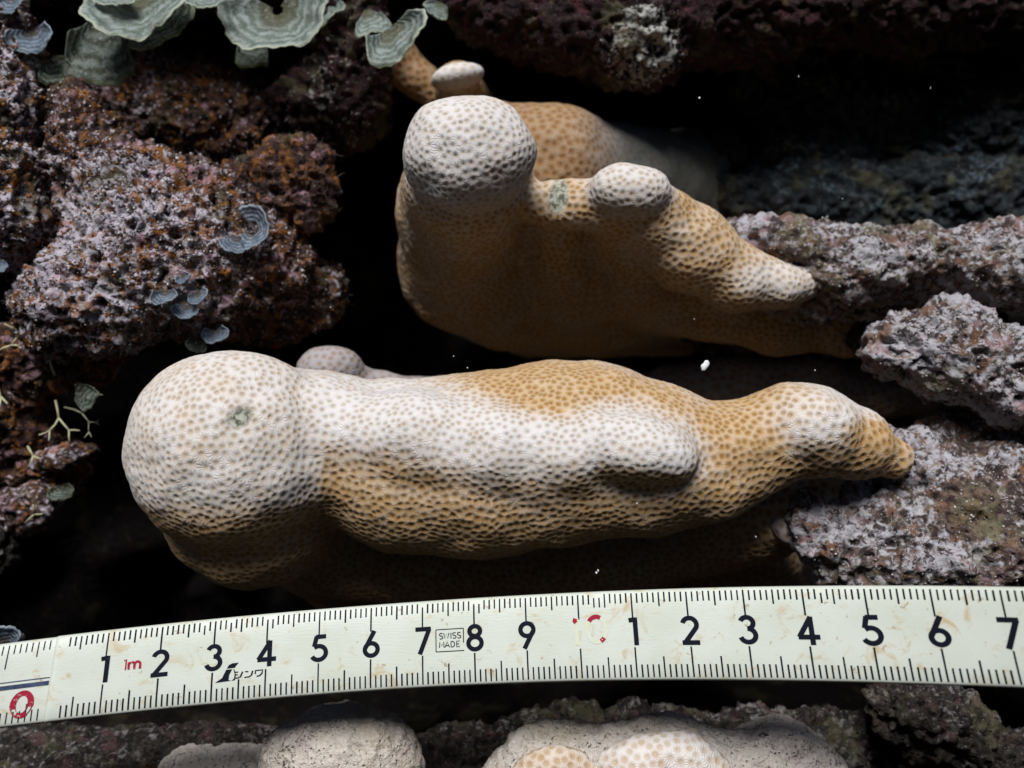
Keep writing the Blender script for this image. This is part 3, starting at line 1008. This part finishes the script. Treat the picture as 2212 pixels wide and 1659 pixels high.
def blade(name, s0, s1, lift, ns):
    prof = [(-0.022, -0.15), (-0.030, -0.09), (-0.022, -0.02), (-0.008, 0.0)] + [(w, 0.0) for w in np.concatenate([[0.01, 0.03, 0.05, 0.08, 0.11], np.linspace(0.15, 0.85, 9), [0.89, 0.92, 0.95, 0.97, 0.99]])] + \
           [(1.012, 0.0), (1.028, -0.02), (1.036, -0.09), (1.028, -0.15)]
    S = np.concatenate([[s0, s0 + 0.012, s0 + 0.035], np.linspace(s0 + 0.1, s1, ns)])
    drop = np.concatenate([[0.05, 0.018, 0.004], np.zeros(ns)])
    v = []
    for si, dr in zip(S, drop):
        v.append(ruler_point(np.full(len(prof), si), [p[0] for p in prof], 0) + (ruler_point(np.full(len(prof), si), [p[0] for p in prof], 1) - ruler_point(np.full(len(prof), si), [p[0] for p in prof], 0)) *
                 np.array([[p[1] + lift - dr] for p in prof]))
    m = len(prof)
    v = np.concatenate(v)
    f = []
    for i in range(len(S) - 1):
        for j in range(m):
            f.append((i * m + j, i * m + (j + 1) % m, (i + 1) * m + (j + 1) % m, (i + 1) * m + j))
    f.append(tuple(range(m))[::-1])
    f.append(tuple((len(S) - 1) * m + j for j in range(m)))
    return part(name, v, f, MAT['ruler'], ruler)


blade('blade', 0.03, 18.6, 0.0, 150)
blade('end_blade', -4.0, 0.30, -0.16, 40)

# graduations: printed lines
vs, fs = [], []


def line(s0, w0, s1, w1, wid, lift):
    n0 = len(vs)
    m = 9
    ws = np.linspace(w0, w1, m)
    a = ruler_point(np.linspace(s0, s1, m) - wid / 2, ws, lift)
    b = ruler_point(np.linspace(s0, s1, m) + wid / 2, ws, lift)
    for i in range(m):
        vs.append(a[i])
        vs.append(b[i])
    for i in range(m - 1):
        fs.append((n0 + 2 * i, n0 + 2 * i + 1, n0 + 2 * i + 3, n0 + 2 * i + 2))


rr = random.Random(3)
LIFT = 0.007
for i in range(3, 184):
    s_ = i / 10
    k = i % 10
    L = 0.295 if k == 0 else 0.165 if k == 5 else 0.115
    wd = 0.029 + rr.uniform(-.003, .003)
    a = 0.012 + rr.uniform(-.004, .004)
    if rr.random() < 0.06:
        a += 0.04
    line(s_, a, s_, a + L, wd, LIFT)
    L2 = 0.345 if k == 0 else 0.235 if k == 5 else 0.145
    if k == 0 and i == 40:
        L2 = 0.33
    line(s_, 0.995, s_, 0.995 - L2, wd, LIFT)
for i in range(1, 32):
    s_ = 0.02 - i * 0.107
    L = 0.30 if (i % 10) == 8 else 0.19 if (i % 10) == 3 else 0.115
    line(s_, 0.012, s_, 0.012 + L, 0.021, LIFT - 0.16)
    L = 0.36 if (i % 10) == 8 else 0.22 if (i % 10) == 3 else 0.14
    line(s_ - 0.03, 0.995, s_ - 0.03, 0.995 - L, 0.021, LIFT - 0.16)
o = part('graduation_lines', vs, fs, MAT['ink'], ruler, False)
o['kind'] = 'stuff'
o['label'] = 'black millimetre lines along both edges of the ruler'

# numerals as printed strokes; x in cm (1 unit = ruler height of a numeral)


def arc(cx, cy, rx, ry, a0, a1, n=18):
    return [(cx + rx * math.cos(math.radians(a0 + (a1 - a0) * i / n)), cy + ry * math.sin(math.radians(a0 + (a1 - a0) * i / n))) for i in range(n + 1)]


TH = 0.165
GLYPH = {
    '1': [[(0.05, 0.0), (0.05, 1.0)], [(0.05, 0.93), (-0.17, 0.90)]],
    '2': [arc(0.0, 0.70, 0.235, 0.235, 165, -38) + [(-0.20, 0.06)], [(-0.29, 0.065), (0.30, 0.065)]],
    '3': [arc(-0.01, 0.735, 0.205, 0.20, 160, -90) , arc(-0.01, 0.305, 0.245, 0.235, 90, -165)],
    '4': [[(0.10, -0.02), (0.10, 0.95)], [(0.12, 0.94), (-0.30, 0.25)], [(-0.33, 0.25), (0.34, 0.25)]],
    '5': [[(0.24, 0.935), (-0.13, 0.935)], [(-0.10, 0.96), (-0.19, 0.57)], arc(-0.02, 0.32, 0.265, 0.26, 128, -152)],
    '6': [arc(0.0, 0.30, 0.235, 0.235, 0, 360, 26), [(-0.21, 0.37), (0.11, 1.0)]],
    '7': [[(-0.28, 0.93), (0.29, 0.93)], [(0.23, 0.93), (-0.12, -0.01)]],
    '8': [arc(0.0, 0.745, 0.195, 0.185, 0, 360, 24), arc(0.0, 0.295, 0.24, 0.23, 0, 360, 26)],
    '9': [arc(0.0, 0.70, 0.235, 0.235, 0, 360, 26), [(0.21, 0.63), (-0.11, 0.0)]],
    '0': [arc(0.0, 0.5, 0.30, 0.42, 0, 360, 30)],
}


def stroke_mesh(strokes, s0, wc, size, th, lift, slant=0.0, xs=1.0):
    """strokes in glyph units; size = height as a fraction of the ruler width; centre at (s0, wc)"""
    v, f = [], []
    wid_cm = 1.62
    for q, pts in enumerate(strokes):
        pts = np.array(pts, float)
        n = len(pts)
        d = np.zeros_like(pts)
        d[1:-1] = pts[2:] - pts[:-2]
        d[0] = pts[1] - pts[0]
        d[-1] = pts[-1] - pts[-2]
        if np.allclose(pts[0], pts[-1]):
            d[0] = d[-1] = pts[1] - pts[-2]
        d /= np.linalg.norm(d, axis=1)[:, None] + 1e-9
        nr = np.stack([-d[:, 1], d[:, 0]], 1) * th / 2
        n0 = len(v)
        for a in range(n):
            for sg in (1, -1):
                x, y = pts[a] + sg * nr[a]
                x += slant * y
                v.append(ruler_point([s0 + x * xs * size * wid_cm], [wc - (y - 0.5) * size], lift + 0.0006 * q)[0])
        for a in range(n - 1):
            f.append((n0 + 2 * a, n0 + 2 * a + 1, n0 + 2 * a + 3, n0 + 2 * a + 2))
    return v, f


def numeral(txt, s0, wc, size, th, mat, name='numeral', lift=LIFT, slant=0.0):
    v, f = stroke_mesh(GLYPH[txt], s0, wc, size, th, lift + 0.001, slant)
    return part(name, v, f, MAT[mat], ruler, False)


for i in range(1, 18):
    if i == 10:
        continue
    numeral(str(i % 10), i + 0.01, 0.465, 0.325, TH, 'ink')
# the worn red ten: only fragments of ink and a faint ghost are left
for frag in (arc(0.0, 0.5, 0.30, 0.42, 62, 140, 10), arc(0.0, 0.5, 0.30, 0.42, 292, 318, 4), [(-0.66, 0.88), (-0.69, 0.80), (-0.64, 0.74)]):
    v, f = stroke_mesh([frag], 10.32, 0.43, 0.36, 0.14, LIFT + 0.003)
    part('ink_fragment', v, f, MAT['red_ink'], ruler, False)['label'] = 'worn red fragment of the number ten'
v, f = stroke_mesh([arc(0.0, 0.5, 0.30, 0.42, 0, 360, 30), [(-0.63, 0.0), (-0.63, 0.9)]], 10.32, 0.43, 0.36, 0.13, LIFT)
part('ghost_numeral', v, f, MAT['faint_ink'], ruler, False)
# red 1m
v, f = stroke_mesh([[(-0.55, 0.0), (-0.55, 1.0), (-0.75, 0.9)]], 1.50, 0.44, 0.13, 0.13, LIFT + 0.001)
v2, f2 = stroke_mesh([[(-0.30, 0.0), (-0.30, 0.72)], arc(-0.05, 0.42, 0.25, 0.28, 180, 0, 10) + [(0.20, 0.0)], arc(0.45, 0.42, 0.25, 0.28, 180, 0, 10) + [(0.70, 0.0)]], 1.50, 0.44, 0.13, 0.22, LIFT + 0.002)
part('red_lettering', v + v2, f + [tuple(i + len(v) for i in q) for q in f2], MAT['red_ink'], ruler, False)['label'] = 'small worn red 1m'
# SWISS MADE in its box
LET = {
    'S': [arc(0.0, 0.74, 0.26, 0.22, 35, 260, 10) + arc(0.0, 0.27, 0.28, 0.23, 80, -145, 10)],
    'W': [[(-0.42, 0.95), (-0.2, 0.05), (0.0, 0.85), (0.2, 0.05), (0.42, 0.95)]],
    'I': [[(0, 0.03), (0, 0.97)]],
    'M': [[(-0.36, 0.03), (-0.32, 0.95), (0.0, 0.3), (0.32, 0.95), (0.36, 0.03)]],
    'A': [[(-0.36, 0.03), (0.0, 0.95), (0.36, 0.03)], [(-0.2, 0.32), (0.2, 0.32)]],
    'D': [[(-0.25, 0.05), (-0.25, 0.95)] + arc(-0.1, 0.5, 0.42, 0.45, 90, -90, 12) + [(-0.25, 0.05)]],
    'E': [[(0.25, 0.95), (-0.22, 0.95), (-0.22, 0.05), (0.25, 0.05)], [(-0.22, 0.5), (0.18, 0.5)]],
}


def text(word, s0, wc, size, step, th, lift):
    V, F = [], []
    for k, ch in enumerate(word):
        v, f = stroke_mesh(LET[ch], s0 + step[k], wc, size, th, lift)
        F += [tuple(i + len(V) for i in q) for q in f]
        V += v
    return V, F


V1, F1 = text('SWISS', 7.52, 0.425, 0.075, [-0.16, -0.06, 0.03, 0.095, 0.185], 0.15, LIFT)
V2, F2 = text('MADE', 7.52, 0.530, 0.075, [-0.15, -0.045, 0.06, 0.165], 0.15, LIFT)
V3, F3 = stroke_mesh([[(-0.5, 0), (-0.5, 1)], [(-0.5, 1), (0.52, 1)], [(0.52, 1), (0.52, 0.35)], [(-0.5, 0), (0.54, 0)]], 7.52, 0.478, 0.27, 0.035, LIFT, 0.0, 1.19)
V, F = [], []
for a, b in ((V1, F1), (V2, F2), (V3, F3)):
    F += [tuple(i + len(V) for i in q) for q in b]
    V += a
part('boxed_lettering', V, F, MAT['ink'], ruler, False)['label'] = 'tiny boxed words SWISS MADE'


# the maker's bird emblem and three syllables
def flat(polys, s0, wc, size, lift):
    V, F = [], []
    for q, poly in enumerate(polys):
        n0 = len(V)
        for x, y in poly:
            V.append(ruler_point([s0 + x * size * 1.62], [wc - (y - 0.5) * size], lift + 0.0005 * q)[0])
        F.append(tuple(range(n0, len(V))))
    return V, F


bird = [[(0.02, 0.72), (0.42, 0.72), (0.50, 0.84), (0.62, 0.98), (0.30, 0.98), (0.12, 0.90)],
        [(0.00, 0.66), (0.30, 0.66), (0.16, 0.36), (0.14, 0.08), (0.30, 0.04), (-0.55, 0.0), (-0.20, 0.22), (-0.10, 0.45)],
        [(0.36, 0.66), (0.42, 0.62), (0.50, 0.36), (0.48, 0.05), (0.30, 0.04), (0.42, 0.14), (0.44, 0.36)]]
V, F = flat(bird, 3.26, 0.665, 0.225, LIFT + 0.001)
v, f = stroke_mesh([[(0.0, 0.92), (0.30, 0.88)], [(0.0, 0.52), (0.28, 0.5)], [(0.0, 0.08), (0.3, 0.04), (0.6, 0.22), (0.78, 0.9)],
                    [(1.05, 0.86), (1.40, 0.82)], [(1.0, 0.04), (1.5, 0.08), (1.75, 0.3), (1.85, 0.9)],
                    [(2.15, 0.4), (2.15, 0.88), (2.92, 0.9), (2.85, 0.4), (2.6, 0.1), (2.3, 0.04)]], 3.43, 0.705, 0.085, 0.17, LIFT, 0.0, 1.28)
F += [tuple(i + len(V) for i in q) for q in f]
V += v
part('emblem', V, F, MAT['ink'], ruler, False)['label'] = 'small black bird emblem with three syllable signs'
# the end blade: groove lines and the worn red ring
v, f = [], []
for w0, w1, k in ((0.475, 0.488, 0), (0.520, 0.575, 1)):
    n0 = len(v)
    ss = np.linspace(-3.8, 0.0, 30)
    for x in ss:
        v.append(ruler_point([x], [w0], LIFT - 0.16)[0])
        v.append(ruler_point([x], [w1], LIFT - 0.16)[0])
    for i in range(29):
        f.append((n0 + 2 * i, n0 + 2 * i + 1, n0 + 2 * i + 3, n0 + 2 * i + 2))
part('groove', v, f, MAT['groove'], ruler, False)
v, f = stroke_mesh([arc(0, 0.5, 0.30, 0.42, -15, 200, 18), arc(0, 0.5, 0.30, 0.42, 240, 305, 8)], -0.42, 0.775, 0.34, 0.16, LIFT - 0.155)
v2, f2 = stroke_mesh([arc(0, 0.5, 0.34, 0.46, 0, 360, 30), arc(0, 0.5, 0.20, 0.33, 0, 360, 30)], -0.42, 0.775, 0.34, 0.03, LIFT - 0.153)
f = f + [tuple(i + len(v) for i in q) for q in f2]
v = v + v2
part('red_ring', v, f, MAT['red_ink'], ruler, False)['label'] = 'worn red ring printed beside the hinge end'


# ------------------------------------------------------------------ fan algae
def surf(px, py, rad=14):
    """height of the nearest rock surface seen at a place of the picture"""
    best = -9.0
    for v, n, b in ROCKS.values():
        z = ZC - v[:, 2]
        m = (np.abs(v[:, 0] * FD / z + 1106 - px) < rad) & (np.abs(829.5 - v[:, 1] * FD / z - py) < rad)
        if m.any():
            best = max(best, float(v[m, 2].max()))
    return best


def fan_alga(px, py, h, R, direction, half, tilt, cup, ruffle, waves, mat, label, group='fan algae', twist=0.0, inner=0.1, seed=0, cat='alga', round_=0.42):
    if h is None:
        h = surf(px, py) + 0.12
    rr = np.random.default_rng(seed + 100)
    na, nr = 64, 26
    Rc = cm(R, h)
    base = at(px, py, h)
    A = np.radians(np.linspace(-half, half, na))
    rad = np.concatenate([np.linspace(inner, 0.94, nr - 4), [0.96, 0.98, 0.992, 1.0]])
    aa, rg = np.meshgrid(A, rad, indexing='ij')
    ph = rr.uniform(0, 6.28, 4)
    mar = 1 + 0.035 * np.sin(aa * 5 + ph[0]) + 0.02 * np.sin(aa * 13 + ph[1]) + 0.012 * np.sin(aa * 31 + ph[3])
    mar = mar * (1 - round_ * smooth(0.55, 1.0, np.abs(aa) / np.radians(half)) ** 2)
    x = rg * np.sin(aa) * mar
    y = rg * np.cos(aa) * mar
    z = 1.35 * cup * rg ** 2 + 1.3 * ruffle * rg ** 2.5 * np.sin(aa * waves + ph[2]) + twist * x * y
    curl = np.clip((rg - 0.86) / 0.14, 0, 1)
    z = z - 0.06 * curl ** 2
    q3 = np.stack([x, y, 0 * x + seed], -1).reshape(-1, 3)
    z = z + 0.006 * np.sin(rg * 30) * rg + (0.10 * fbm(q3 * 2.2, 3)).reshape(z.shape) * rg
    P = np.stack([x, y, z], -1).reshape(-1, 3) * Rc
    # tilt about the local x axis, then turn in the slope plane so that +y points along `direction`
    ct, st_ = math.cos(math.radians(tilt)), math.sin(math.radians(tilt))
    P = P @ np.array([[1, 0, 0], [0, ct, st_], [0, -st_, ct]])
    th = math.radians(direction - 90)
    P = P @ np.array([[math.cos(th), math.sin(th), 0], [-math.sin(th), math.cos(th), 0], [0, 0, 1]])
    P += base
    i = np.arange(na * nr).reshape(na, nr)
    f = np.stack([i[:-1, :-1], i[1:, :-1], i[1:, 1:], i[:-1, 1:]], -1).reshape(-1, 4)
    n = vnormals(P, f)
    th_ = 0.010
    V = np.concatenate([P + n * th_, P - n * th_])
    k = na * nr
    rim = np.concatenate([i[0, :], i[1:, -1], i[-1, -2::-1], i[-2:0:-1, 0]])
    rf = np.stack([rim, np.roll(rim, -1), np.roll(rim, -1) + k, rim + k], 1)
    F = np.concatenate([f, f[:, ::-1] + k, rf])
    root = thing('fan_alga', base - np.array([0, 0, 0.3]), label, cat, group)
    o = part('blade', V, F, MAT[mat], root)
    attr(o.data, 'rad', np.concatenate([rg.ravel(), rg.ravel()]))
    # stalk from the fan's root down to the rock
    m = 8
    a = np.linspace(0, 2 * np.pi, m, endpoint=False)
    tip = P.reshape(na, nr, 3)[na // 2, 1]
    foot = base + np.array([0.02, 0.05, -0.55])
    sv = []
    for t_, r_ in ((0, 0.11), (0.5, 0.06), (1, 0.045)):
        c = foot + (tip - foot) * t_
        sv.append(c + r_ * np.stack([np.cos(a), np.sin(a), 0 * a], 1))
    sf = [(j * m + q, j * m + (q + 1) % m, (j + 1) * m + (q + 1) % m, (j + 1) * m + q) for j in range(2) for q in range(m)]
    so = part('stalk', np.concatenate(sv), sf, MAT[mat], root)
    attr(so.data, 'rad', np.zeros(m * 3))
    return root


fan_alga(305, -15, -2.9, 135, 275, 92, 14, 0.30, 0.10, 4, 'fan', 'largest pale fan alga at the top with a scalloped double rim', seed=1)
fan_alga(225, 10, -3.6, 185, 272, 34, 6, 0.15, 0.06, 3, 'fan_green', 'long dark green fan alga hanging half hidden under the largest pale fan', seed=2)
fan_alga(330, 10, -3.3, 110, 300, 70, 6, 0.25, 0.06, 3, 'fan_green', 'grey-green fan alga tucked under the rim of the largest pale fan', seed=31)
fan_alga(445, -28, -2.4, 64, 268, 75, 10, 0.30, 0.08, 3, 'fan', 'small pale fan alga at the top edge between the two big fans', seed=3)
fan_alga(255, -30, -2.6, 62, 268, 70, 10, 0.30, 0.08, 3, 'fan', 'thin sliver of pale fan alga at the top edge over the largest fan', seed=4)
fan_alga(600, 22, -3.2, 122, 285, 128, 8, 0.36, 0.07, 3, 'fan', 'big cup-shaped grey-green fan alga with rings around a white centre', seed=5, round_=0.15)
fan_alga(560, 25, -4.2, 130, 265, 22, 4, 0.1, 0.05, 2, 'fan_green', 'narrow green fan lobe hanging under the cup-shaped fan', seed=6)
fan_alga(838, 60, -3.4, 104, 308, 72, 18, 0.30, 0.16, 3, 'fan', 'ruffled translucent pale fan alga above the brown coral strip', seed=7)
fan_alga(790, 15, -3.9, 85, 290, 40, 10, 0.2, 0.14, 4, 'fan', 'ragged pale fan alga at the top edge beside the ruffled one', seed=8)
fan_alga(70, 60, -3.0, 72, 285, 72, 14, 0.25, 0.10, 3, 'fan_blue', 'purplish blue fan alga over the speckled boulder', seed=9)
fan_alga(120, 115, -3.3, 72, 282, 48, 5, 0.2, 0.05, 3, 'fan_green', 'brown-green fan alga hanging below the purplish one', seed=10)
fan_alga(28, -12, -2.8, 52, 285, 70, 10, 0.3, 0.10, 3, 'fan_blue', 'little bluish fan alga in the top corner', seed=11)
fan_alga(545, 494, None, 50, 345, 138, 16, 0.34, 0.06, 3, 'fan_blue', 'blue-grey ring-shaped fan alga on the rusty boulder', seed=12, round_=0.05, inner=0.3)
fan_alga(515, 510, None, 42, 245, 60, 8, 0.25, 0.12, 3, 'fan_blue', 'pale tattered fan lobe attached beside the ring-shaped alga', seed=13)
fan_alga(358, 628, None, 38, 280, 80, 18, 0.35, 0.14, 3, 'fan_blue', 'small folded blue fan alga low on the rusty boulder', seed=14)
fan_alga(428, 632, None, 30, 300, 85, 18, 0.35, 0.10, 3, 'fan_blue', 'tiny blue fan alga next to the folded one', seed=15)
fan_alga(405, 660, None, 36, 268, 88, 18, 0.35, 0.10, 3, 'fan_blue', 'small crescent-shaped blue fan alga below the folded one', seed=16)
fan_alga(395, 595, None, 22, 300, 80, 18, 0.35, 0.10, 3, 'fan_blue', 'least of the blue fan algae, above the tiny pair', seed=17)
fan_alga(466, 712, None, 34, 280, 100, 12, 0.3, 0.08, 3, 'fan_blue', 'dim teal fan alga above the round white head', seed=18)
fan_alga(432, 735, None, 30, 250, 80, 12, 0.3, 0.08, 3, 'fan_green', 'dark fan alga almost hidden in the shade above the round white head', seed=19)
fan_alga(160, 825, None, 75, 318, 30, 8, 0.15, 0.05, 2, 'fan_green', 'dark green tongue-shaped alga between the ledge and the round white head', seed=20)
fan_alga(135, 1045, None, 38, 285, 75, 12, 0.3, 0.08, 3, 'fan_green', 'dim green fan alga under the small lavender stone', seed=21)
fan_alga(15, 1395, -1.6, 55, 95, 75, 10, 0.3, 0.08, 3, 'fan_blue', 'grey fan alga peeping out behind the ruler in the dark corner', seed=22)
fan_alga(-8, 562, None, 34, 285, 70, 10, 0.2, 0.06, 3, 'fan_blue', 'pale blue fan alga cut off by the photo edge', seed=23)
fan_alga(955, 5, -4.4, 42, 240, 60, 10, 0.2, 0.10, 3, 'fan', 'small pale fan alga at the top edge beside the black gap', seed=24)
fan_alga(690, 5, -4.4, 60, 300, 70, 10, 0.2, 0.14, 4, 'fan', 'crumpled whitish fan alga behind the cup-shaped one', seed=25)


# ------------------------------------------------------------------ twig algae
def tube(pts, rads, m=6):
    v, f = [], []
    pts = [np.asarray(p, float) for p in pts]
    for i, p in enumerate(pts):
        d = pts[min(i + 1, len(pts) - 1)] - pts[max(i - 1, 0)]
        d /= np.linalg.norm(d) + 1e-9
        a = np.cross(d, [0.2, 0.1, 1.0])
        a /= np.linalg.norm(a) + 1e-9
        b = np.cross(d, a)
        for q in range(m):
            t = 2 * math.pi * q / m
            v.append(p + rads[i] * (math.cos(t) * a + math.sin(t) * b))
    for i in range(len(pts) - 1):
        for q in range(m):
            f.append((i * m + q, i * m + (q + 1) % m, (i + 1) * m + (q + 1) % m, (i + 1) * m + q))
    f.append(tuple(range(m))[::-1])
    f.append(tuple((len(pts) - 1) * m + q for q in range(m)))
    return v, f


def twig_alga(px, py, h, direction, length, levels, label, seed, thick=0.03):
    h = max(surf(px, py) + 0.1, -3.6)
    r = random.Random(seed)
    root = thing('twig_alga', at(px, py, h), label, 'alga', 'twig algae')

    def grow(p, ang, el, L, lev, th):
        d = np.array([math.cos(ang) * math.cos(el), math.sin(ang) * math.cos(el), math.sin(el)])
        mid = p + d * L * 0.5 + np.array([r.uniform(-.05, .05), r.uniform(-.05, .05), 0]) * L
        e = p + d * L
        v, f = tube([p - d * 0.01, mid, e], [th, th * 0.9, th * 0.8])
        part('branch', v, f, MAT['twig'], root)
        if lev > 0:
            for sg in (-1, 1):
                grow(e, ang + sg * math.radians(r.uniform(18, 48)), el + r.uniform(-.35, .35), L * r.uniform(0.55, 0.9), lev - 1, th * 0.82)
    grow(at(px, py, h), math.radians(direction), 0.35, cm(length, h), levels, thick)
    return root


twig_alga(120, 866, -2.6, 290, 42, 2, 'pale forked twig alga beside the dark green tongue-shaped alga', 5)
twig_alga(140, 880, -2.8, 345, 48, 3, 'fine dim twig alga spreading towards the round white head', 6, 0.022)
twig_alga(118, 810, -2.6, 100, 40, 1, 'short pale Y-shaped twig alga on the dim ledge', 7)
twig_alga(-5, 760, -2.5, 20, 40, 2, 'twig alga reaching in from the photo edge below the boulder', 8)
twig_alga(10, 700, -2.4, 340, 35, 2, 'thin twig alga at the photo edge just under the boulder', 9, 0.022)
twig_alga(-10, 825, -2.6, 300, 40, 1, 'bent twig alga at the photo edge left of the short Y-shaped one', 10, 0.035)
twig_alga(60, 965, -3.2, 310, 26, 1, 'tiny twig alga in front of the small lavender stone', 11, 0.03)
twig_alga(55, 1130, -3.2, 40, 34, 1, 'tiny twig alga lying on the dim stone with the pale tip', 12, 0.025)

# ------------------------------------------------------------------ drifting specks


def speck(px, py, h, r, label, group, seed, lobes=3):
    q = Shape()
    rr = random.Random(seed)
    for k in range(lobes):
        q.ell(px + rr.uniform(-.5, .5) * r, py + rr.uniform(-1, 1) * r, h, r * rr.uniform(.4, .7), r * rr.uniform(.4, .8), cm(r, h) * 0.5, rr.uniform(0, 90), 0.01)
    res = cm(r, h) / 3.0
    q.lo -= 0.0
    lo, hi = q.lo - 2 * res, q.hi + 2 * res
    n = np.ceil((hi - lo) / res).astype(int) + 1
    ax = [lo[i] + res * np.arange(n[i]) for i in range(3)]
    G = np.stack(np.meshgrid(*ax, indexing='ij'), -1).reshape(-1, 3)
    v, f = surface_nets(q(G).reshape(n), lo, res)
    c = v.mean(0)
    o = link('drifting_speck', new_mesh('drifting_speck', W(v) - W(c), f, MAT['speck']), None, W(c))
    tag(o, label, 'speck', group)


speck(1524, 790, 0.6, 10, 'largest white flake drifting in the dark gap between the two corals', 'drifting specks', 1, 5)
for i, (x, y, r, where) in enumerate([
        (1510, 210, 4, 'just under the maroon overhang right of the pale sandy bulge'), (1376, 1086, 3.2, 'in front of the long coral under its raised white lobe'),
        (1290, 1236, 6, 'in the shade between the long coral and the ruler past number 9'), (1632, 1158, 3, 'in front of the shaded base near the thin pale coral rim'),
        (1725, 165, 2.5, 'against the black recess below the maroon overhang'), (2010, 190, 2.5, 'high against the black recess near the photo edge'),
        (1700, 640, 2.2, 'in front of the pale tongue of the upper coral'), (1760, 800, 2.4, 'in the dark gap before the pale knob of rock'),
        (1500, 690, 2.2, 'in front of the shaded foot of the upper coral'), (980, 770, 2.4, 'upper one of a close pair behind the long coral'),
        (1010, 795, 2.4, 'lower one of a close pair behind the long coral'), (715, 665, 2.4, 'in the black crevice beside the rusty boulder'),
        (1820, 430, 1.8, 'before the dim rock slope behind the speckled shelf')]):
    speck(x, y, 1.0 - 0.1 * (i % 5), r * 0.75, 'tiny white speck ' + where, 'drifting specks', 20 + i, 2)


# ------------------------------------------------------------------ sand grains, rust grains and fuzzy turf (nobody could count them)
def scatter(name, labels, n, rmin, rmax, mat, label, seed, region=None):
    r = np.random.default_rng(seed)
    oct_v = np.array([(1, 0, 0), (-1, 0, 0), (0, 1, 0), (0, -1, 0), (0, 0, 1), (0, 0, -1)], float)
    oct_f = np.array([(0, 2, 4), (2, 1, 4), (1, 3, 4), (3, 0, 4), (2, 0, 5), (1, 2, 5), (3, 1, 5), (0, 3, 5)])
    P = np.concatenate([ROCKS[l][0] for l in labels])
    N = np.concatenate([ROCKS[l][1] for l in labels])
    ok = (N[:, 2] > 0.15) & (np.abs(P[:, 0]) < 12) & (np.abs(P[:, 1]) < 9)
    if region is not None:
        ok &= region(P)
    P, N = P[ok], N[ok]
    i = r.integers(0, len(P), n)
    c = P[i]
    s = r.uniform(rmin, rmax, (n, 1)) * r.uniform(0.5, 1.2, (n, 3))
    th = r.uniform(0, 6.28, n)
    v = oct_v[None] * r.uniform(0.6, 1.3, (n, 6, 1)) * s[:, None, :]
    x = v[:, :, 0] * np.cos(th)[:, None] - v[:, :, 1] * np.sin(th)[:, None]
    y = v[:, :, 0] * np.sin(th)[:, None] + v[:, :, 1] * np.cos(th)[:, None]
    v = np.stack([x, y, v[:, :, 2]], -1) + c[:, None] + N[i][:, None] * rmin * 0.6
    f = (oct_f[None] + 6 * np.arange(n)[:, None, None]).reshape(-1, 3)
    o = link(name, new_mesh(name, W(v.reshape(-1, 3)), f, MAT[mat], False))
    tag(o, label, None, None, 'stuff')


L_A = 'large lumpy boulder with rusty and white turf beside the small ring-shaped alga'
L_B = 'speckled boulder cut by the photo edge below the purple fan alga'
L_C = 'dim ledge under the rusty boulder where thin twig algae grow'
L_D = 'dim round knob with fuzzy brown turf at the edge of the dark crevice'
R_A = 'speckled grey shelf running from the upper coral to the photo edge'
R_B = 'rounded pale knob of rock with dark pores jutting in under the shelf'
R_C = 'grey silted rock above the ruler where the tail of the long coral ends'
scatter('sand_grains', [L_A, L_B], 3000, 0.012, 0.05, 'grain', 'pale sand grains caught in the turf of the boulders', 1)
scatter('rust_grains', [L_A, L_B, L_C], 1900, 0.02, 0.06, 'rust_grain', 'rusty brown algal crumbs in the turf of the boulders', 2)
scatter('silt_grains', [R_A, R_B, R_C], 1500, 0.012, 0.04, 'grain', 'pale silt grains on the grey rocks', 3)


def turf(labels, n, length, label, seed):
    r = np.random.default_rng(seed)
    P = np.concatenate([ROCKS[l][0] for l in labels])
    N = np.concatenate([ROCKS[l][1] for l in labels])
    ok = (N[:, 2] > -0.1) & (np.abs(P[:, 0]) < 11.5) & (np.abs(P[:, 1]) < 9)
    P, N = P[ok], N[ok]
    i = r.integers(0, len(P), n)
    d = N[i] + r.normal(0, 0.7, (n, 3))
    d /= np.linalg.norm(d, axis=1)[:, None]
    L = length * r.uniform(0.4, 1.3, (n, 1))
    side = np.cross(d, r.normal(0, 1, (n, 3)))
    side /= np.linalg.norm(side, axis=1)[:, None] + 1e-9
    wd = 0.007
    bend = r.normal(0, 0.25, (n, 3)) * L
    v = np.stack([P[i] - side * wd, P[i] + side * wd, P[i] + d * L * 0.6 + side * wd * 0.8, P[i] + d * L * 0.6 - side * wd * 0.8, P[i] + d * L + bend], 1)
    k = 5 * np.arange(n)[:, None]
    f = np.concatenate([np.concatenate([k, k + 1, k + 2], 1), np.concatenate([k, k + 2, k + 3], 1), np.concatenate([k + 3, k + 2, k + 4], 1)])
    o = link('turf', new_mesh('turf', W(v.reshape(-1, 3)), f, MAT['hair'], False))
    tag(o, label, None, None, 'stuff')


turf([L_D, L_A], 7000, 0.16, 'fuzzy brown turf filaments on the boulder and its knob', 5)
